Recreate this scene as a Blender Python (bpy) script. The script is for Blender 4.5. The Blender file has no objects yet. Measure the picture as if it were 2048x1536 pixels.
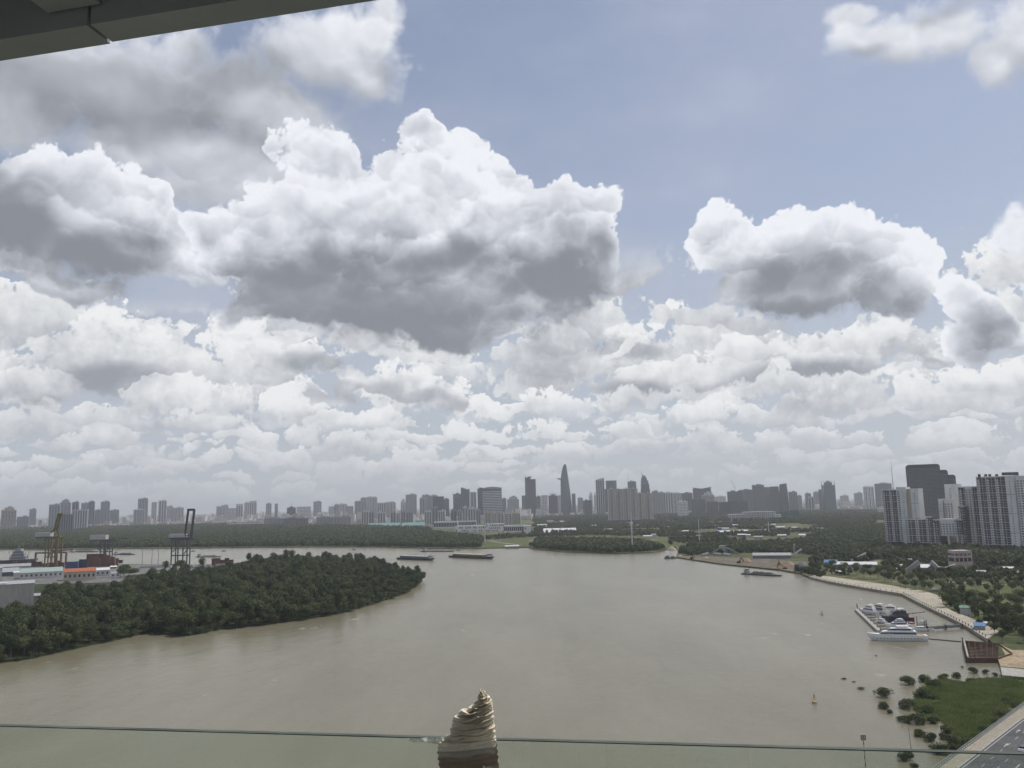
import bpy, bmesh, math, random
import numpy as np
from mathutils import Vector, Matrix, Euler
random.seed(7)
R = math.radians
scene = bpy.context.scene
col = scene.collection

# ---------------------------------------------------------------- camera
HAZE = 6.5e-5
FPX = 1660.0; CX, CY = 1024.0, 768.0          # focal length and centre for a 2048 px wide frame
PITCH = R(8.26); ROLL = 0.0227; CAMZ = 80.0
cam_d = bpy.data.cameras.new('camera')
cam = bpy.data.objects.new('camera', cam_d); col.objects.link(cam)
cam.location = (0, 0, CAMZ)
MROT = Euler((R(90) + PITCH, 0, 0)).to_matrix() @ Matrix.Rotation(-ROLL, 3, 'Z')
cam.rotation_euler = MROT.to_euler()
cam_d.sensor_width = 36.0; cam_d.lens = 36.0 * FPX / 2048.0
cam_d.clip_start = 0.05; cam_d.clip_end = 90000
scene.camera = cam

def ray(px, py):
    return MROT @ Vector(((px - CX) / FPX, -(py - CY) / FPX, -1.0))
def G(px, py, z=0.0):                          # point of the level z seen at a pixel
    d = ray(px, py); t = (z - CAMZ) / d.z
    return Vector((d.x * t, d.y * t, z))
def P(px, py, D):                              # point at depth D (metres north) seen at a pixel
    d = ray(px, py); t = D / d.y
    return Vector((d.x * t, D, CAMZ + d.z * t))
def azel(px, py):
    d = ray(px, py).normalized()
    return math.atan2(d.x, d.y), math.asin(d.z)

# ---------------------------------------------------------------- sky, clouds, sun
SUN_EL, SUN_AZ = R(58), R(58)                  # azimuth measured from +Y towards +X
world = bpy.data.worlds.new('World'); scene.world = world; world.use_nodes = True
def build_world():
    nt = world.node_tree; N = nt.nodes; L = nt.links; N.clear()
    def setin(n, i, v):
        if v is None: return
        if isinstance(v, bpy.types.NodeSocket): L.new(v, n.inputs[i])
        else: n.inputs[i].default_value = v
    def m(op, a, b=None, c=None, clamp=False):
        n = N.new('ShaderNodeMath'); n.operation = op; n.use_clamp = clamp
        setin(n, 0, a); setin(n, 1, b); setin(n, 2, c); return n.outputs[0]
    def vm(op, a, b=None, c=None, scale=None, out=0):
        n = N.new('ShaderNodeVectorMath'); n.operation = op
        setin(n, 0, a); setin(n, 1, b)
        if c is not None: setin(n, 2, c)
        if scale is not None: setin(n, 3, scale)
        return n.outputs[out]
    def length(a): return vm('LENGTH', a, out=1)
    def comb(x, y, z):
        n = N.new('ShaderNodeCombineXYZ'); setin(n, 0, x); setin(n, 1, y); setin(n, 2, z); return n.outputs[0]
    def noise(v, sc, det, rough=0.55, color=False, dist=0.0):
        n = N.new('ShaderNodeTexNoise'); n.noise_dimensions = '3D'
        L.new(v, n.inputs['Vector']); n.inputs['Scale'].default_value = sc
        n.inputs['Detail'].default_value = det; n.inputs['Roughness'].default_value = rough
        n.inputs['Distortion'].default_value = dist
        return n.outputs['Color' if color else 'Fac']
    def voro(v, sc, det, rough=0.55):
        n = N.new('ShaderNodeTexVoronoi'); n.feature = 'F1'; n.normalize = True
        L.new(v, n.inputs['Vector']); n.inputs['Scale'].default_value = sc
        n.inputs['Detail'].default_value = det; n.inputs['Roughness'].default_value = rough
        n.inputs['Lacunarity'].default_value = 2.1
        return n.outputs['Distance']
    def sstep(x, a, b):
        n = N.new('ShaderNodeMapRange'); n.interpolation_type = 'SMOOTHSTEP'
        setin(n, 0, x); setin(n, 1, a); setin(n, 2, b); return n.outputs[0]
    def mixc(f, a, b):
        n = N.new('ShaderNodeMix'); n.data_type = 'RGBA'
        setin(n, 0, f); setin(n, 6, a); setin(n, 7, b); return n.outputs[2]
    tc = N.new('ShaderNodeTexCoord')
    d = vm('NORMALIZE', tc.outputs['Generated'])
    sp = N.new('ShaderNodeSeparateXYZ'); L.new(d, sp.inputs[0])
    az = m('ARCTAN2', sp.outputs[0], sp.outputs[1]); el = m('ARCSINE', sp.outputs[2])
    P0 = comb(az, el, 0.0)
    def noise2(v, sc, det, rough=0.55, color=False, norm=True):
        n = N.new('ShaderNodeTexNoise'); n.noise_dimensions = '2D'; n.normalize = norm
        L.new(v, n.inputs['Vector']); n.inputs['Scale'].default_value = sc
        n.inputs['Detail'].default_value = det; n.inputs['Roughness'].default_value = rough
        return n.outputs['Color' if color else 'Fac']
    def billow(v, s, octs=5, fall=0.58):       # cauliflower relief: round puffs, sharp creases, about 0..1
        cur, amp = None, 1.0
        for i in range(octs):
            t = m('MULTIPLY', m('ABSOLUTE', noise2(v, s * 2.05 ** i, 0.0, norm=False)), amp * 1.15)
            v = vm('ADD', v, (3.71, 1.93, 0.0))
            cur = t if cur is None else m('ADD', cur, t); amp *= fall
        return cur
    def blobs(Pv, lst, k=0.25):
        cur = None
        for (px, py, rx, ry) in lst:
            a, e = azel(px, py)
            sx = FPX / rx * math.cos(e) / max(0.3, (1 + ((px - CX) / FPX) ** 2) ** -1) * 1.0
            sx = 1.0 / abs(azel(px + rx, py)[0] - a); sy = 1.0 / abs(azel(px, py + ry)[1] - e)
            q = vm('MULTIPLY_ADD', Pv, (sx, sy, 0), (-a * sx, -e * sy, 0))
            ln = length(q)
            if cur is None: cur = ln
            else: cur = m('SMOOTH_MIN', cur, ln, k)
        return m('SUBTRACT', 1.0, cur)
    wcol = vm('SUBTRACT', noise2(P0, 7.0, 5, 0.6, True), (0.5,) * 3)
    Pw = vm('MULTIPLY_ADD', wcol, (0.10, 0.08, 0.0), P0)
    wcol2 = vm('SUBTRACT', noise2(P0, 3.2, 4, 0.6, True), (0.5,) * 3)
    Pd = vm('MULTIPLY_ADD', wcol2, (0.16, 0.10, 0.0), P0)
    S1 = 10.5
    Pb = vm('MULTIPLY_ADD', wcol, (0.022, 0.022, 0.0), P0)
    b1 = billow(Pb, S1, 6, 0.6); bl = billow(Pb, S1 * 0.7, 3, 0.5); bls = billow(vm('ADD', Pb, (0.008, 0.020, 0)), S1 * 0.7, 3, 0.5)
    big = noise2(Pb, 5.0, 4, 0.55)
    rel = m('ADD', m('SUBTRACT', bl, bls), m('MULTIPLY', m('SUBTRACT', b1, 0.45), 0.50))
    UP = (0.004, 0.045, 0.0)
    ws = noise2(P0, 22.0, 4, 0.6, True)
    Pl = vm('MULTIPLY_ADD', vm('SUBTRACT', ws, (0.5,) * 3), (0.045, 0.03, 0.0), P0)
    Pl = vm('MULTIPLY_ADD', wcol, (0.06, 0.05, 0.0), Pl)
    fine = noise2(P0, 45.0, 4, 0.62)
    def lumps(sx, sy, seed):
        q = vm('MULTIPLY_ADD', Pl, (sx, sy, 0), (seed, seed * 1.7, 0))
        v = N.new('ShaderNodeTexVoronoi'); v.voronoi_dimensions = '2D'; v.feature = 'SMOOTH_F1'; v.inputs['Smoothness'].default_value = 0.25
        L.new(q, v.inputs['Vector']); v.inputs['Scale'].default_value = 1.0; v.inputs['Randomness'].default_value = 0.95
        dl = vm('SUBTRACT', q, v.outputs['Position']); ds = N.new('ShaderNodeSeparateXYZ'); L.new(dl, ds.inputs[0])
        return ds.outputs[1], v.outputs['Distance']
    l1, d1 = lumps(13.0, 17.0, 5.0); l2, d2 = lumps(30.0, 37.0, 9.0)
    lump = m('ADD', m('MULTIPLY', l1, 0.55), m('MULTIPLY', l2, 0.38))
    rnd_ = m('SUBTRACT', 0.62, m('ADD', m('MULTIPLY', d1, 0.75), m('MULTIPLY', d2, 0.45)))
    rel = m('ADD', m('MULTIPLY', rel, 0.45), m('ADD', m('MULTIPLY', lump, 0.75), m('MULTIPLY', m('SUBTRACT', fine, 0.5), 0.5)))
    # clear sky: Nishita
    sky = N.new('ShaderNodeTexSky'); sky.sky_type = 'NISHITA'; sky.sun_disc = False
    sky.sun_elevation = SUN_EL; sky.sun_rotation = SUN_AZ
    sky.air_density = 1.0; sky.dust_density = 1.5; sky.ozone_density = 2.0; sky.altitude = 80
    bg_sky = N.new('ShaderNodeBackground'); L.new(sky.outputs[0], bg_sky.inputs[0]); bg_sky.inputs[1].default_value = 0.088
    def bg(c):
        n = N.new('ShaderNodeBackground'); setin(n, 0, c); n.inputs[1].default_value = 1.0; return n.outputs[0]
    def mixs(f, a, b):
        n = N.new('ShaderNodeMixShader'); setin(n, 0, f); L.new(a, n.inputs[1]); L.new(b, n.inputs[2]); return n.outputs[0]
    WHITE = (0.82, 0.84, 0.885, 1); LIGHT = (0.60, 0.62, 0.68, 1); DARK = (0.235, 0.25, 0.285, 1)
    out = bg_sky.outputs[0]
    # thin veil
    veil = m('MULTIPLY', sstep(noise(vm('MULTIPLY', d, (1, 1, 2.0)), 2.2, 7, 0.6), 0.42, 0.8), 0.5)
    veil = m('ADD', veil, m('MULTIPLY', sstep(el, 0.75, 0.10), 0.30))
    veil = m('ADD', veil, 0.20)
    out = mixs(veil, out, bg((0.50, 0.525, 0.62, 1)))
    def tone(dens, dark, dF, relk, base=0.80, dkf=0.43):
        t = sstep(dens, 0.0, 0.7)
        v = m('SUBTRACT', base, m('MULTIPLY', t, 0.25))
        v = m('ADD', v, m('MULTIPLY', dF, 0.36))
        v = m('SUBTRACT', v, m('MULTIPLY', dark, dkf))
        v = m('ADD', v, m('MULTIPLY', m('MULTIPLY', rel, relk), m('SUBTRACT', 1.0, m('MULTIPLY', dark, 0.75))))
        v = m('ADD', v, m('MULTIPLY', m('SUBTRACT', big, 0.5), 0.65))
        r = N.new('ShaderNodeValToRGB'); L.new(v, r.inputs[0])
        e = r.color_ramp.elements; r.color_ramp.interpolation = 'B_SPLINE'
        e[0].position = 0.0; e[0].color = DARK
        e[1].position = 1.0; e[1].color = WHITE
        for p_, c_ in ((0.12, DARK), (0.30, (0.33, 0.35, 0.395, 1)), (0.55, (0.52, 0.545, 0.60, 1)), (0.78, (0.74, 0.76, 0.81, 1)), (0.9, WHITE)):
            x = e.new(p_); x.color = c_
        return r.outputs[0]
    def layer(out, cov, darks, amp, w, relk, Pc, k=0.2, base=0.80, up=None, dkf=0.43):
        F = blobs(Pc, cov, k); Fu = blobs(vm('ADD', Pc, up or UP), cov, k)
        dF = m('MINIMUM', m('MAXIMUM', m('SUBTRACT', F, Fu), -1.0), 0.6)
        dens = m('ADD', F, m('MULTIPLY', m('SUBTRACT', b1, 0.42), amp * 0.6))
        dens = m('ADD', dens, m('MULTIPLY', m('SUBTRACT', big, 0.5), amp * 0.6))
        dens = m('ADD', dens, m('MULTIPLY', rnd_, amp * 0.5))
        dens = m('ADD', dens, m('MULTIPLY', m('SUBTRACT', fine, 0.5), 0.28))
        wv = m('ADD', w, m('MULTIPLY', m('MAXIMUM', m('MULTIPLY', dF, -1.0), 0.0), 0.7))
        mask = sstep(dens, 0.0, wv)
        Df = blobs(Pd, darks, 0.3)
        Df = m('ADD', Df, m('MULTIPLY', m('ADD', m('SUBTRACT', b1, 0.45), m('MULTIPLY', m('SUBTRACT', big, 0.5), 2.2)), 0.30))
        dk = sstep(Df, -0.45, 0.75)
        return mixs(mask, out, bg(tone(dens, dk, dF, relk, base, dkf)))
    # ---- low clouds all round the horizon: separate heaps, smaller with distance
    def low(out, sx, sy, e0, e1, e2, e3, cover, seed, base, contr, F=None):
        q = vm('MULTIPLY_ADD', Pl, (sx, sy, 0), (seed, seed * 1.7, 0))
        v = N.new('ShaderNodeTexVoronoi'); v.voronoi_dimensions = '2D'; v.feature = 'F1'
        L.new(q, v.inputs['Vector']); v.inputs['Scale'].default_value = 1.0; v.inputs['Randomness'].default_value = 0.9
        sc_ = N.new('ShaderNodeSeparateColor'); L.new(v.outputs['Color'], sc_.inputs[0])
        dl = vm('SUBTRACT', q, v.outputs['Position']); ds = N.new('ShaderNodeSeparateXYZ'); L.new(dl, ds.inputs[0]); dy = ds.outputs[1]
        dens = m('SUBTRACT', m('MULTIPLY_ADD', sc_.outputs[0], 0.35, cover), v.outputs['Distance'])
        dens = m('ADD', dens, m('MULTIPLY', m('SUBTRACT', b1, 0.42), 0.40))
        dens = m('ADD', dens, m('MULTIPLY', m('SUBTRACT', fine, 0.5), 0.9))
        dens = m('SUBTRACT', dens, m('MULTIPLY', m('MAXIMUM', m('SUBTRACT', -0.12, dy), 0.0), 0.9))
        if F is not None:
            dens = m('MINIMUM', dens, m('ADD', m('MULTIPLY', F, 0.8), m('ADD', 0.16, m('MULTIPLY', rnd_, 0.4))))
        mask = m('MULTIPLY', sstep(dens, 0.0, m('MAXIMUM', m('MULTIPLY_ADD', dy, -0.5, 0.12), 0.10)), m('MULTIPLY', sstep(el, e0, e1), sstep(el, e3, e2)))
        lv = m('MULTIPLY_ADD', dy, contr, base)
        lv = m('ADD', lv, m('MULTIPLY', m('SUBTRACT', fine, 0.5), 0.55))
        lv = m('ADD', lv, m('MULTIPLY', m('SUBTRACT', big, 0.5), 0.9))
        lv = m('SUBTRACT', lv, m('MULTIPLY', m('SUBTRACT', sc_.outputs[1], 0.5), 0.22))
        if F is not None:
            dk = sstep(m('ADD', blobs(Pd, MID_D, 0.15), m('MULTIPLY', m('SUBTRACT', big, 0.5), 1.2)), -0.7, 0.6)
            lv = m('SUBTRACT', lv, m('MULTIPLY', dk, 0.50))
        r = N.new('ShaderNodeValToRGB'); L.new(lv, r.inputs[0]); e = r.color_ramp.elements
        r.color_ramp.interpolation = 'B_SPLINE'
        e[0].position = 0.0; e[0].color = (0.29, 0.31, 0.35, 1); e[1].position = 1.0; e[1].color = (0.86, 0.87, 0.88, 1)
        x = e.new(0.3); x.color = (0.37, 0.39, 0.43, 1); x = e.new(0.65); x.color = (0.60, 0.62, 0.65, 1)
        return mixs(mask, out, bg(r.outputs[0]))
    out = mixs(m('MULTIPLY', sstep(el, 0.34, 0.14), 0.55), out, bg((0.47, 0.51, 0.57, 1)))
    out = low(out, 21.0, 64.0, -0.02, 0.02, 0.085, 0.12, 0.30, 3.0, 0.68, 0.42)
    out = low(out, 11.5, 30.0, 0.04, 0.07, 0.14, 0.18, 0.27, 11.0, 0.69, 0.55)
    out = low(out, 7.5, 18.0, 0.08, 0.11, 0.20, 0.24, 0.27, 17.0, 0.69, 0.62)
    out = low(out, 5.5, 12.0, 0.13, 0.17, 0.25, 0.31, 0.24, 27.0, 0.66, 0.65)
    out = low(out, 5.5, 12.5, 0.10, 0.14, 0.50, 0.6, 0.36, 41.0, 0.70, 0.62, blobs(Pw, MID, 0.08))
    out = low(out, 8.5, 19.0, 0.09, 0.13, 0.50, 0.6, 0.22, 63.0, 0.72, 0.62, blobs(Pw, MID, 0.08))
    out = layer(out, SOFT, SOFT_D, 0.7, 0.60, 0.20, Pd, k=0.35, base=0.80, dkf=0.36)
    out = layer(out, BACK, BACK_D, 0.60, 0.11, 0.42, Pw, k=0.14, base=0.70, dkf=0.38)
    out = layer(out, BIG, BIG_D, 0.62, 0.10, 0.45, Pw, k=0.14, base=0.72, dkf=0.38)
    # milky air over the far horizon
    out = mixs(m('MULTIPLY', sstep(el, 0.13, -0.02), 0.85), out, bg((0.47, 0.50, 0.54, 1)))
    o = N.new('ShaderNodeOutputWorld'); L.new(out, o.inputs[0])
# cloud banks: (pixel x, y, half width, half height) of their lobes, turned into directions
BIG = [(645,378,92,105),(435,480,70,55),(590,480,150,110),(740,450,170,120),(860,480,170,105),(1000,440,110,70),(1130,430,85,70),(1175,500,60,60),
       (830,590,320,105),(880,662,150,46),(640,590,180,70),(1090,560,120,65),(480,480,70,65),(930,400,120,80),(1060,490,120,80),(1140,540,80,50),
       (1455,485,60,60),(1540,470,80,60),(1660,470,110,58),(1750,490,80,62),(1850,545,55,52),(1640,560,185,80),(1520,550,75,58),(1800,585,85,50)]
BIG_D = [(760,630,330,60),(870,680,190,50),(1100,560,120,60),(620,560,140,45),(900,520,100,30),(1170,490,40,50),
         (1660,610,165,48),(1640,540,110,50),(1560,620,80,36),(1780,600,80,40)]
BACK = [(405,490,70,55),(860,300,58,58),(925,318,66,54),(990,345,60,45),(50,380,110,90),(200,450,150,115),(295,400,58,55),(60,490,120,80),(270,510,90,55),(130,570,120,26),(390,520,60,50),
        (1950,600,60,58),(1930,670,70,50),(2000,640,50,40)]
BACK_D = [(70,460,120,80),(230,520,120,50),(940,360,50,34),(1960,660,60,40),(10,380,70,60)]
SOFT = [(240,190,380,150),(60,210,220,130),(480,230,170,150),(660,110,160,110),(770,60,60,60),(740,150,50,36),(400,320,220,70),(560,330,90,80),(30,300,130,60),(540,280,150,120),(470,390,90,60),(700,150,120,60),(400,390,150,70),(530,370,130,110),(330,300,180,90),
        (1900,60,190,80),(2015,130,100,66),(1780,70,110,62),(2040,480,55,44),(1740,20,70,34),(2120,60,160,130)]
SOFT_D = [(240,190,300,85),(330,255,170,55),(470,160,100,70),(60,170,120,50),(1990,-8,150,26)]
MID = [(230,725,105,50),(300,760,90,50),(70,765,105,55),(10,800,90,40),(420,745,90,45),(500,790,90,42),(600,810,100,38),
       (1225,625,85,50),(1300,655,60,36),(1160,660,60,46),(1430,650,66,36),(1500,695,120,52),(1380,745,110,50),(1260,765,110,50),
       (1760,700,80,50),(1830,765,90,42),(1960,755,110,46),(2060,745,90,46),(1640,725,120,52),(700,740,150,40),(600,700,80,24),
       (840,775,90,36),(780,700,120,30),(1105,775,46,46),(1010,770,66,64),(1165,805,40,34),(450,683,56,16),(1040,700,110,40),(1570,790,150,42),(960,830,120,34)]
MID_D = [(230,762,90,24),(70,805,90,18),(740,775,110,20),(850,795,90,16),(1330,785,120,22),(1600,750,120,26),(1000,815,70,24),(1900,800,120,22),(1500,800,100,24),(680,730,80,18),(560,835,100,14),(1240,690,60,20)]
build_world()

sun_d = bpy.data.lights.new('sun', 'SUN'); sun = bpy.data.objects.new('sun', sun_d); col.objects.link(sun)
sun_d.energy = 3.1; sun_d.angle = R(0.55); sun_d.color = (1.0, 0.95, 0.87)
sv = Vector((math.sin(SUN_AZ) * math.cos(SUN_EL), math.cos(SUN_AZ) * math.cos(SUN_EL), math.sin(SUN_EL)))
sun.rotation_euler = sv.to_track_quat('Z', 'Y').to_euler()

scene.render.engine = 'CYCLES'
scene.view_settings.view_transform = 'Standard'; scene.view_settings.look = 'None'
scene.view_settings.exposure = 0.10; scene.view_settings.gamma = 1.0
scene.view_settings.use_curve_mapping = False
scene.cycles.use_denoising = True
scene.cycles.use_adaptive_sampling = True; scene.cycles.adaptive_threshold = 0.02; scene.cycles.adaptive_min_samples = 8
scene.cycles.max_bounces = 6; scene.cycles.diffuse_bounces = 3; scene.cycles.glossy_bounces = 3
scene.cycles.transparent_max_bounces = 12; scene.cycles.volume_bounces = 0
world.cycles.sampling_method = 'MANUAL'; world.cycles.sample_map_resolution = 1024

# ================================================================ helpers
def tag(o, label=None, cat=None, group=None, kind=None):
    if label: o['label'] = label
    if cat: o['category'] = cat
    if group: o['group'] = group
    if kind: o['kind'] = kind
    return o
def empty(name, loc=(0, 0, 0), rz=0.0, label=None, cat=None, group=None):
    o = bpy.data.objects.new(name, None); col.objects.link(o)
    o.location = loc; o.rotation_euler = (0, 0, rz); o.empty_display_size = 0.5
    return tag(o, label, cat, group)
class MB:
    def __init__(s): s.v = []; s.f = []; s.mi = []
    def add(s, vs, fs, mi=0):
        b = len(s.v); s.v += [tuple(x) for x in vs]; s.f += [tuple(b + i for i in f) for f in fs]; s.mi += [mi] * len(fs); return s
    def box(s, x0, x1, y0, y1, z0, z1, mi=0, M=None):
        vs = [Vector(p) for p in ((x0,y0,z0),(x1,y0,z0),(x1,y1,z0),(x0,y1,z0),(x0,y0,z1),(x1,y0,z1),(x1,y1,z1),(x0,y1,z1))]
        if M is not None: vs = [M @ p for p in vs]
        return s.add(vs, ((3,2,1,0),(4,5,6,7),(0,1,5,4),(1,2,6,5),(2,3,7,6),(3,0,4,7)), mi)
    def prism(s, poly, z0, z1, mi=0, top=1.0, c=None):
        n = len(poly)
        if c is None: c = (sum(p[0] for p in poly) / n, sum(p[1] for p in poly) / n)
        vs = [(p[0], p[1], z0) for p in poly] + [(c[0] + (p[0] - c[0]) * top, c[1] + (p[1] - c[1]) * top, z1) for p in poly]
        fs = [(i, (i + 1) % n, n + (i + 1) % n, n + i) for i in range(n)]
        fs += [tuple(range(n, 2 * n)), tuple(range(n - 1, -1, -1))]
        return s.add(vs, fs, mi)
    def beam(s, a, b, w=0.3, h=None, mi=0):
        a, b = Vector(a), Vector(b); d = b - a; L = d.length
        if L < 1e-6: return s
        h = h or w
        q = d.to_track_quat('Z', 'Y').to_matrix().to_4x4(); M = Matrix.Translation(a) @ q
        return s.box(-w/2, w/2, -h/2, h/2, 0, L, mi, M)
    def tube(s, a, b, r0, r1=None, n=8, mi=0):
        a, b = Vector(a), Vector(b); r1 = r0 if r1 is None else r1
        q = (b - a).to_track_quat('Z', 'Y').to_matrix(); vs = []
        for c, r in ((a, r0), (b, r1)):
            for i in range(n):
                t = 2 * math.pi * i / n; vs.append(c + q @ Vector((r * math.cos(t), r * math.sin(t), 0)))
        fs = [(i, (i + 1) % n, n + (i + 1) % n, n + i) for i in range(n)] + [tuple(range(n, 2 * n)), tuple(range(n - 1, -1, -1))]
        return s.add(vs, fs, mi)
    def rings(s, rings, mi=0, cap=True, closed=True):
        # consecutive rings of equal vertex count, joined by quads
        n = len(rings[0]); vs = [p for r in rings for p in r]; fs = []
        for k in range(len(rings) - 1):
            for i in range(n if closed else n - 1):
                j = (i + 1) % n; fs.append((k*n+i, k*n+j, (k+1)*n+j, (k+1)*n+i))
        if cap: fs += [tuple(range(n - 1, -1, -1)), tuple(range((len(rings)-1)*n, len(rings)*n))]
        return s.add(vs, fs, mi)
    def mesh(s, name, mats):
        me = bpy.data.meshes.new(name); me.from_pydata(s.v, [], s.f); me.validate()
        for m_ in (mats if isinstance(mats, (list, tuple)) else [mats]): me.materials.append(m_)
        if any(s.mi) and len(me.polygons) == len(s.mi): me.polygons.foreach_set('material_index', s.mi)
        me.update(); return me
    def build(s, name, mats, parent=None, loc=None, rz=0, smooth=False):
        me = s.mesh(name, mats); o = bpy.data.objects.new(name, me); col.objects.link(o)
        if parent is not None: o.parent = parent
        if loc is not None: o.location = loc; o.rotation_euler = (0, 0, rz)
        if smooth: me.polygons.foreach_set('use_smooth', [True] * len(me.polygons))
        return o
def link_mesh(name, me, parent=None, loc=(0,0,0), rz=0, sc=None):
    o = bpy.data.objects.new(name, me); col.objects.link(o); o.parent = parent; o.location = loc; o.rotation_euler = (0, 0, rz)
    if sc: o.scale = sc if isinstance(sc, (tuple, list)) else (sc,) * 3
    return o
def copy_tree(o, parent=None):
    c = o.copy(); col.objects.link(c)
    if parent is not None: c.parent = parent
    for ch in list(o.children): copy_tree(ch, c)
    return c

MATS = {}
def mat(name, rgb, rough=0.8, var=0.18, scale=0.4, bump=0.0, metal=0.0, stretch=None, spec=0.3, streak=0.0):
    if name in MATS: return MATS[name]
    m_ = bpy.data.materials.new(name); m_.use_nodes = True; nt = m_.node_tree; N = nt.nodes; L = nt.links
    p = N['Principled BSDF']; p.inputs['Roughness'].default_value = rough; p.inputs['Metallic'].default_value = metal
    p.inputs['Specular IOR Level'].default_value = spec
    tc = N.new('ShaderNodeTexCoord'); mp = N.new('ShaderNodeMapping'); L.new(tc.outputs['Object'], mp.inputs[0])
    if stretch: mp.inputs['Scale'].default_value = stretch
    n = N.new('ShaderNodeTexNoise'); n.inputs['Scale'].default_value = scale; n.inputs['Detail'].default_value = 5
    n.inputs['Roughness'].default_value = 0.6
    L.new(mp.outputs[0], n.inputs['Vector'])
    r = N.new('ShaderNodeValToRGB'); L.new(n.outputs[0], r.inputs[0])
    e = r.color_ramp.elements; e[0].position = 0.3; e[1].position = 0.7
    e[0].color = tuple(c * (1 - var) for c in rgb) + (1,); e[1].color = tuple(min(1, c * (1 + var)) for c in rgb) + (1,)
    last = r.outputs[0]
    if streak:
        mp2 = N.new('ShaderNodeMapping'); L.new(tc.outputs['Object'], mp2.inputs[0]); mp2.inputs['Scale'].default_value = (1, 1, 0.06)
        n2 = N.new('ShaderNodeTexNoise'); n2.inputs['Scale'].default_value = 0.8; n2.inputs['Detail'].default_value = 4; L.new(mp2.outputs[0], n2.inputs['Vector'])
        mr = N.new('ShaderNodeMapRange'); L.new(n2.outputs[0], mr.inputs[0]); mr.inputs[1].default_value = 0.45; mr.inputs[2].default_value = 0.7
        mr.inputs[3].default_value = 0.0; mr.inputs[4].default_value = streak
        mx = N.new('ShaderNodeMix'); mx.data_type = 'RGBA'; L.new(mr.outputs[0], mx.inputs[0]); L.new(last, mx.inputs[6])
        mx.inputs[7].default_value = tuple(c * 0.55 for c in rgb) + (1,); last = mx.outputs[2]
    L.new(last, p.inputs['Base Color'])
    if bump:
        b = N.new('ShaderNodeBump'); b.inputs['Strength'].default_value = bump; L.new(n.outputs[0], b.inputs['Height']); L.new(b.outputs[0], p.inputs['Normal'])
    MATS[name] = m_; return m_
def gloss(name, rgb, rough=0.15, metal=0.0, spec=0.5, var=0.1, scale=0.3): return mat(name, rgb, rough, var, scale, spec=spec, metal=metal)

# leaves: object-random tint, a little light coming through
def leaf_mat(name, a, b, trans=0.25):
    m_ = bpy.data.materials.new(name); m_.use_nodes = True; nt = m_.node_tree; N = nt.nodes; L = nt.links
    p = N['Principled BSDF']; p.inputs['Roughness'].default_value = 0.65; p.inputs['Specular IOR Level'].default_value = 0.25
    oi = N.new('ShaderNodeObjectInfo'); tc = N.new('ShaderNodeTexCoord'); n = N.new('ShaderNodeTexNoise')
    n.inputs['Scale'].default_value = 0.6; n.inputs['Detail'].default_value = 3; L.new(tc.outputs['Object'], n.inputs['Vector'])
    ad = N.new('ShaderNodeMath'); ad.operation = 'MULTIPLY_ADD'; L.new(oi.outputs['Random'], ad.inputs[0]); ad.inputs[1].default_value = 0.7
    s_ = N.new('ShaderNodeMath'); s_.operation = 'SUBTRACT'; L.new(n.outputs[0], s_.inputs[0]); s_.inputs[1].default_value = 0.35
    L.new(s_.outputs[0], ad.inputs[2])
    r = N.new('ShaderNodeValToRGB'); L.new(ad.outputs[0], r.inputs[0]); e = r.color_ramp.elements
    e[0].color = a + (1,); e[1].color = b + (1,); e[0].position = 0.05; e[1].position = 0.9
    L.new(r.outputs[0], p.inputs['Base Color'])
    t = N.new('ShaderNodeBsdfTranslucent'); L.new(r.outputs[0], t.inputs[0])
    mx = N.new('ShaderNodeMixShader'); mx.inputs[0].default_value = trans
    L.new(p.outputs[0], mx.inputs[1]); L.new(t.outputs[0], mx.inputs[2]); L.new(mx.outputs[0], N['Material Output'].inputs[0])
    MATS[name] = m_; return m_
LEAF = leaf_mat('mangrove_leaves', (0.034, 0.054, 0.023), (0.105, 0.128, 0.052))
LEAF2 = leaf_mat('park_leaves', (0.046, 0.068, 0.026), (0.120, 0.145, 0.060))
LEAF3 = leaf_mat('scrub_leaves', (0.045, 0.060, 0.026), (0.085, 0.105, 0.042))
BARK = mat('bark', (0.13, 0.11, 0.085), 0.9, 0.3, 3)
CONC = mat('weathered_concrete', (0.36, 0.35, 0.32), 0.9, 0.2, 0.5, streak=0.5)
STEEL = mat('grey_steel', (0.30, 0.31, 0.32), 0.5, 0.2, 1, metal=0.3)
RUST = mat('rusty_steel', (0.115, 0.065, 0.045), 0.85, 0.45, 0.8, bump=0.2)
WHITE = mat('white_paint', (0.80, 0.80, 0.78), 0.5, 0.06, 0.6)
DARKG = gloss('dark_glass', (0.03, 0.036, 0.045), 0.12)
BLACK = mat('black_rubber', (0.02, 0.02, 0.02), 0.8)
SAND = mat('sand', (0.42, 0.33, 0.23), 0.95, 0.25, 0.5, bump=0.3)

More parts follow.
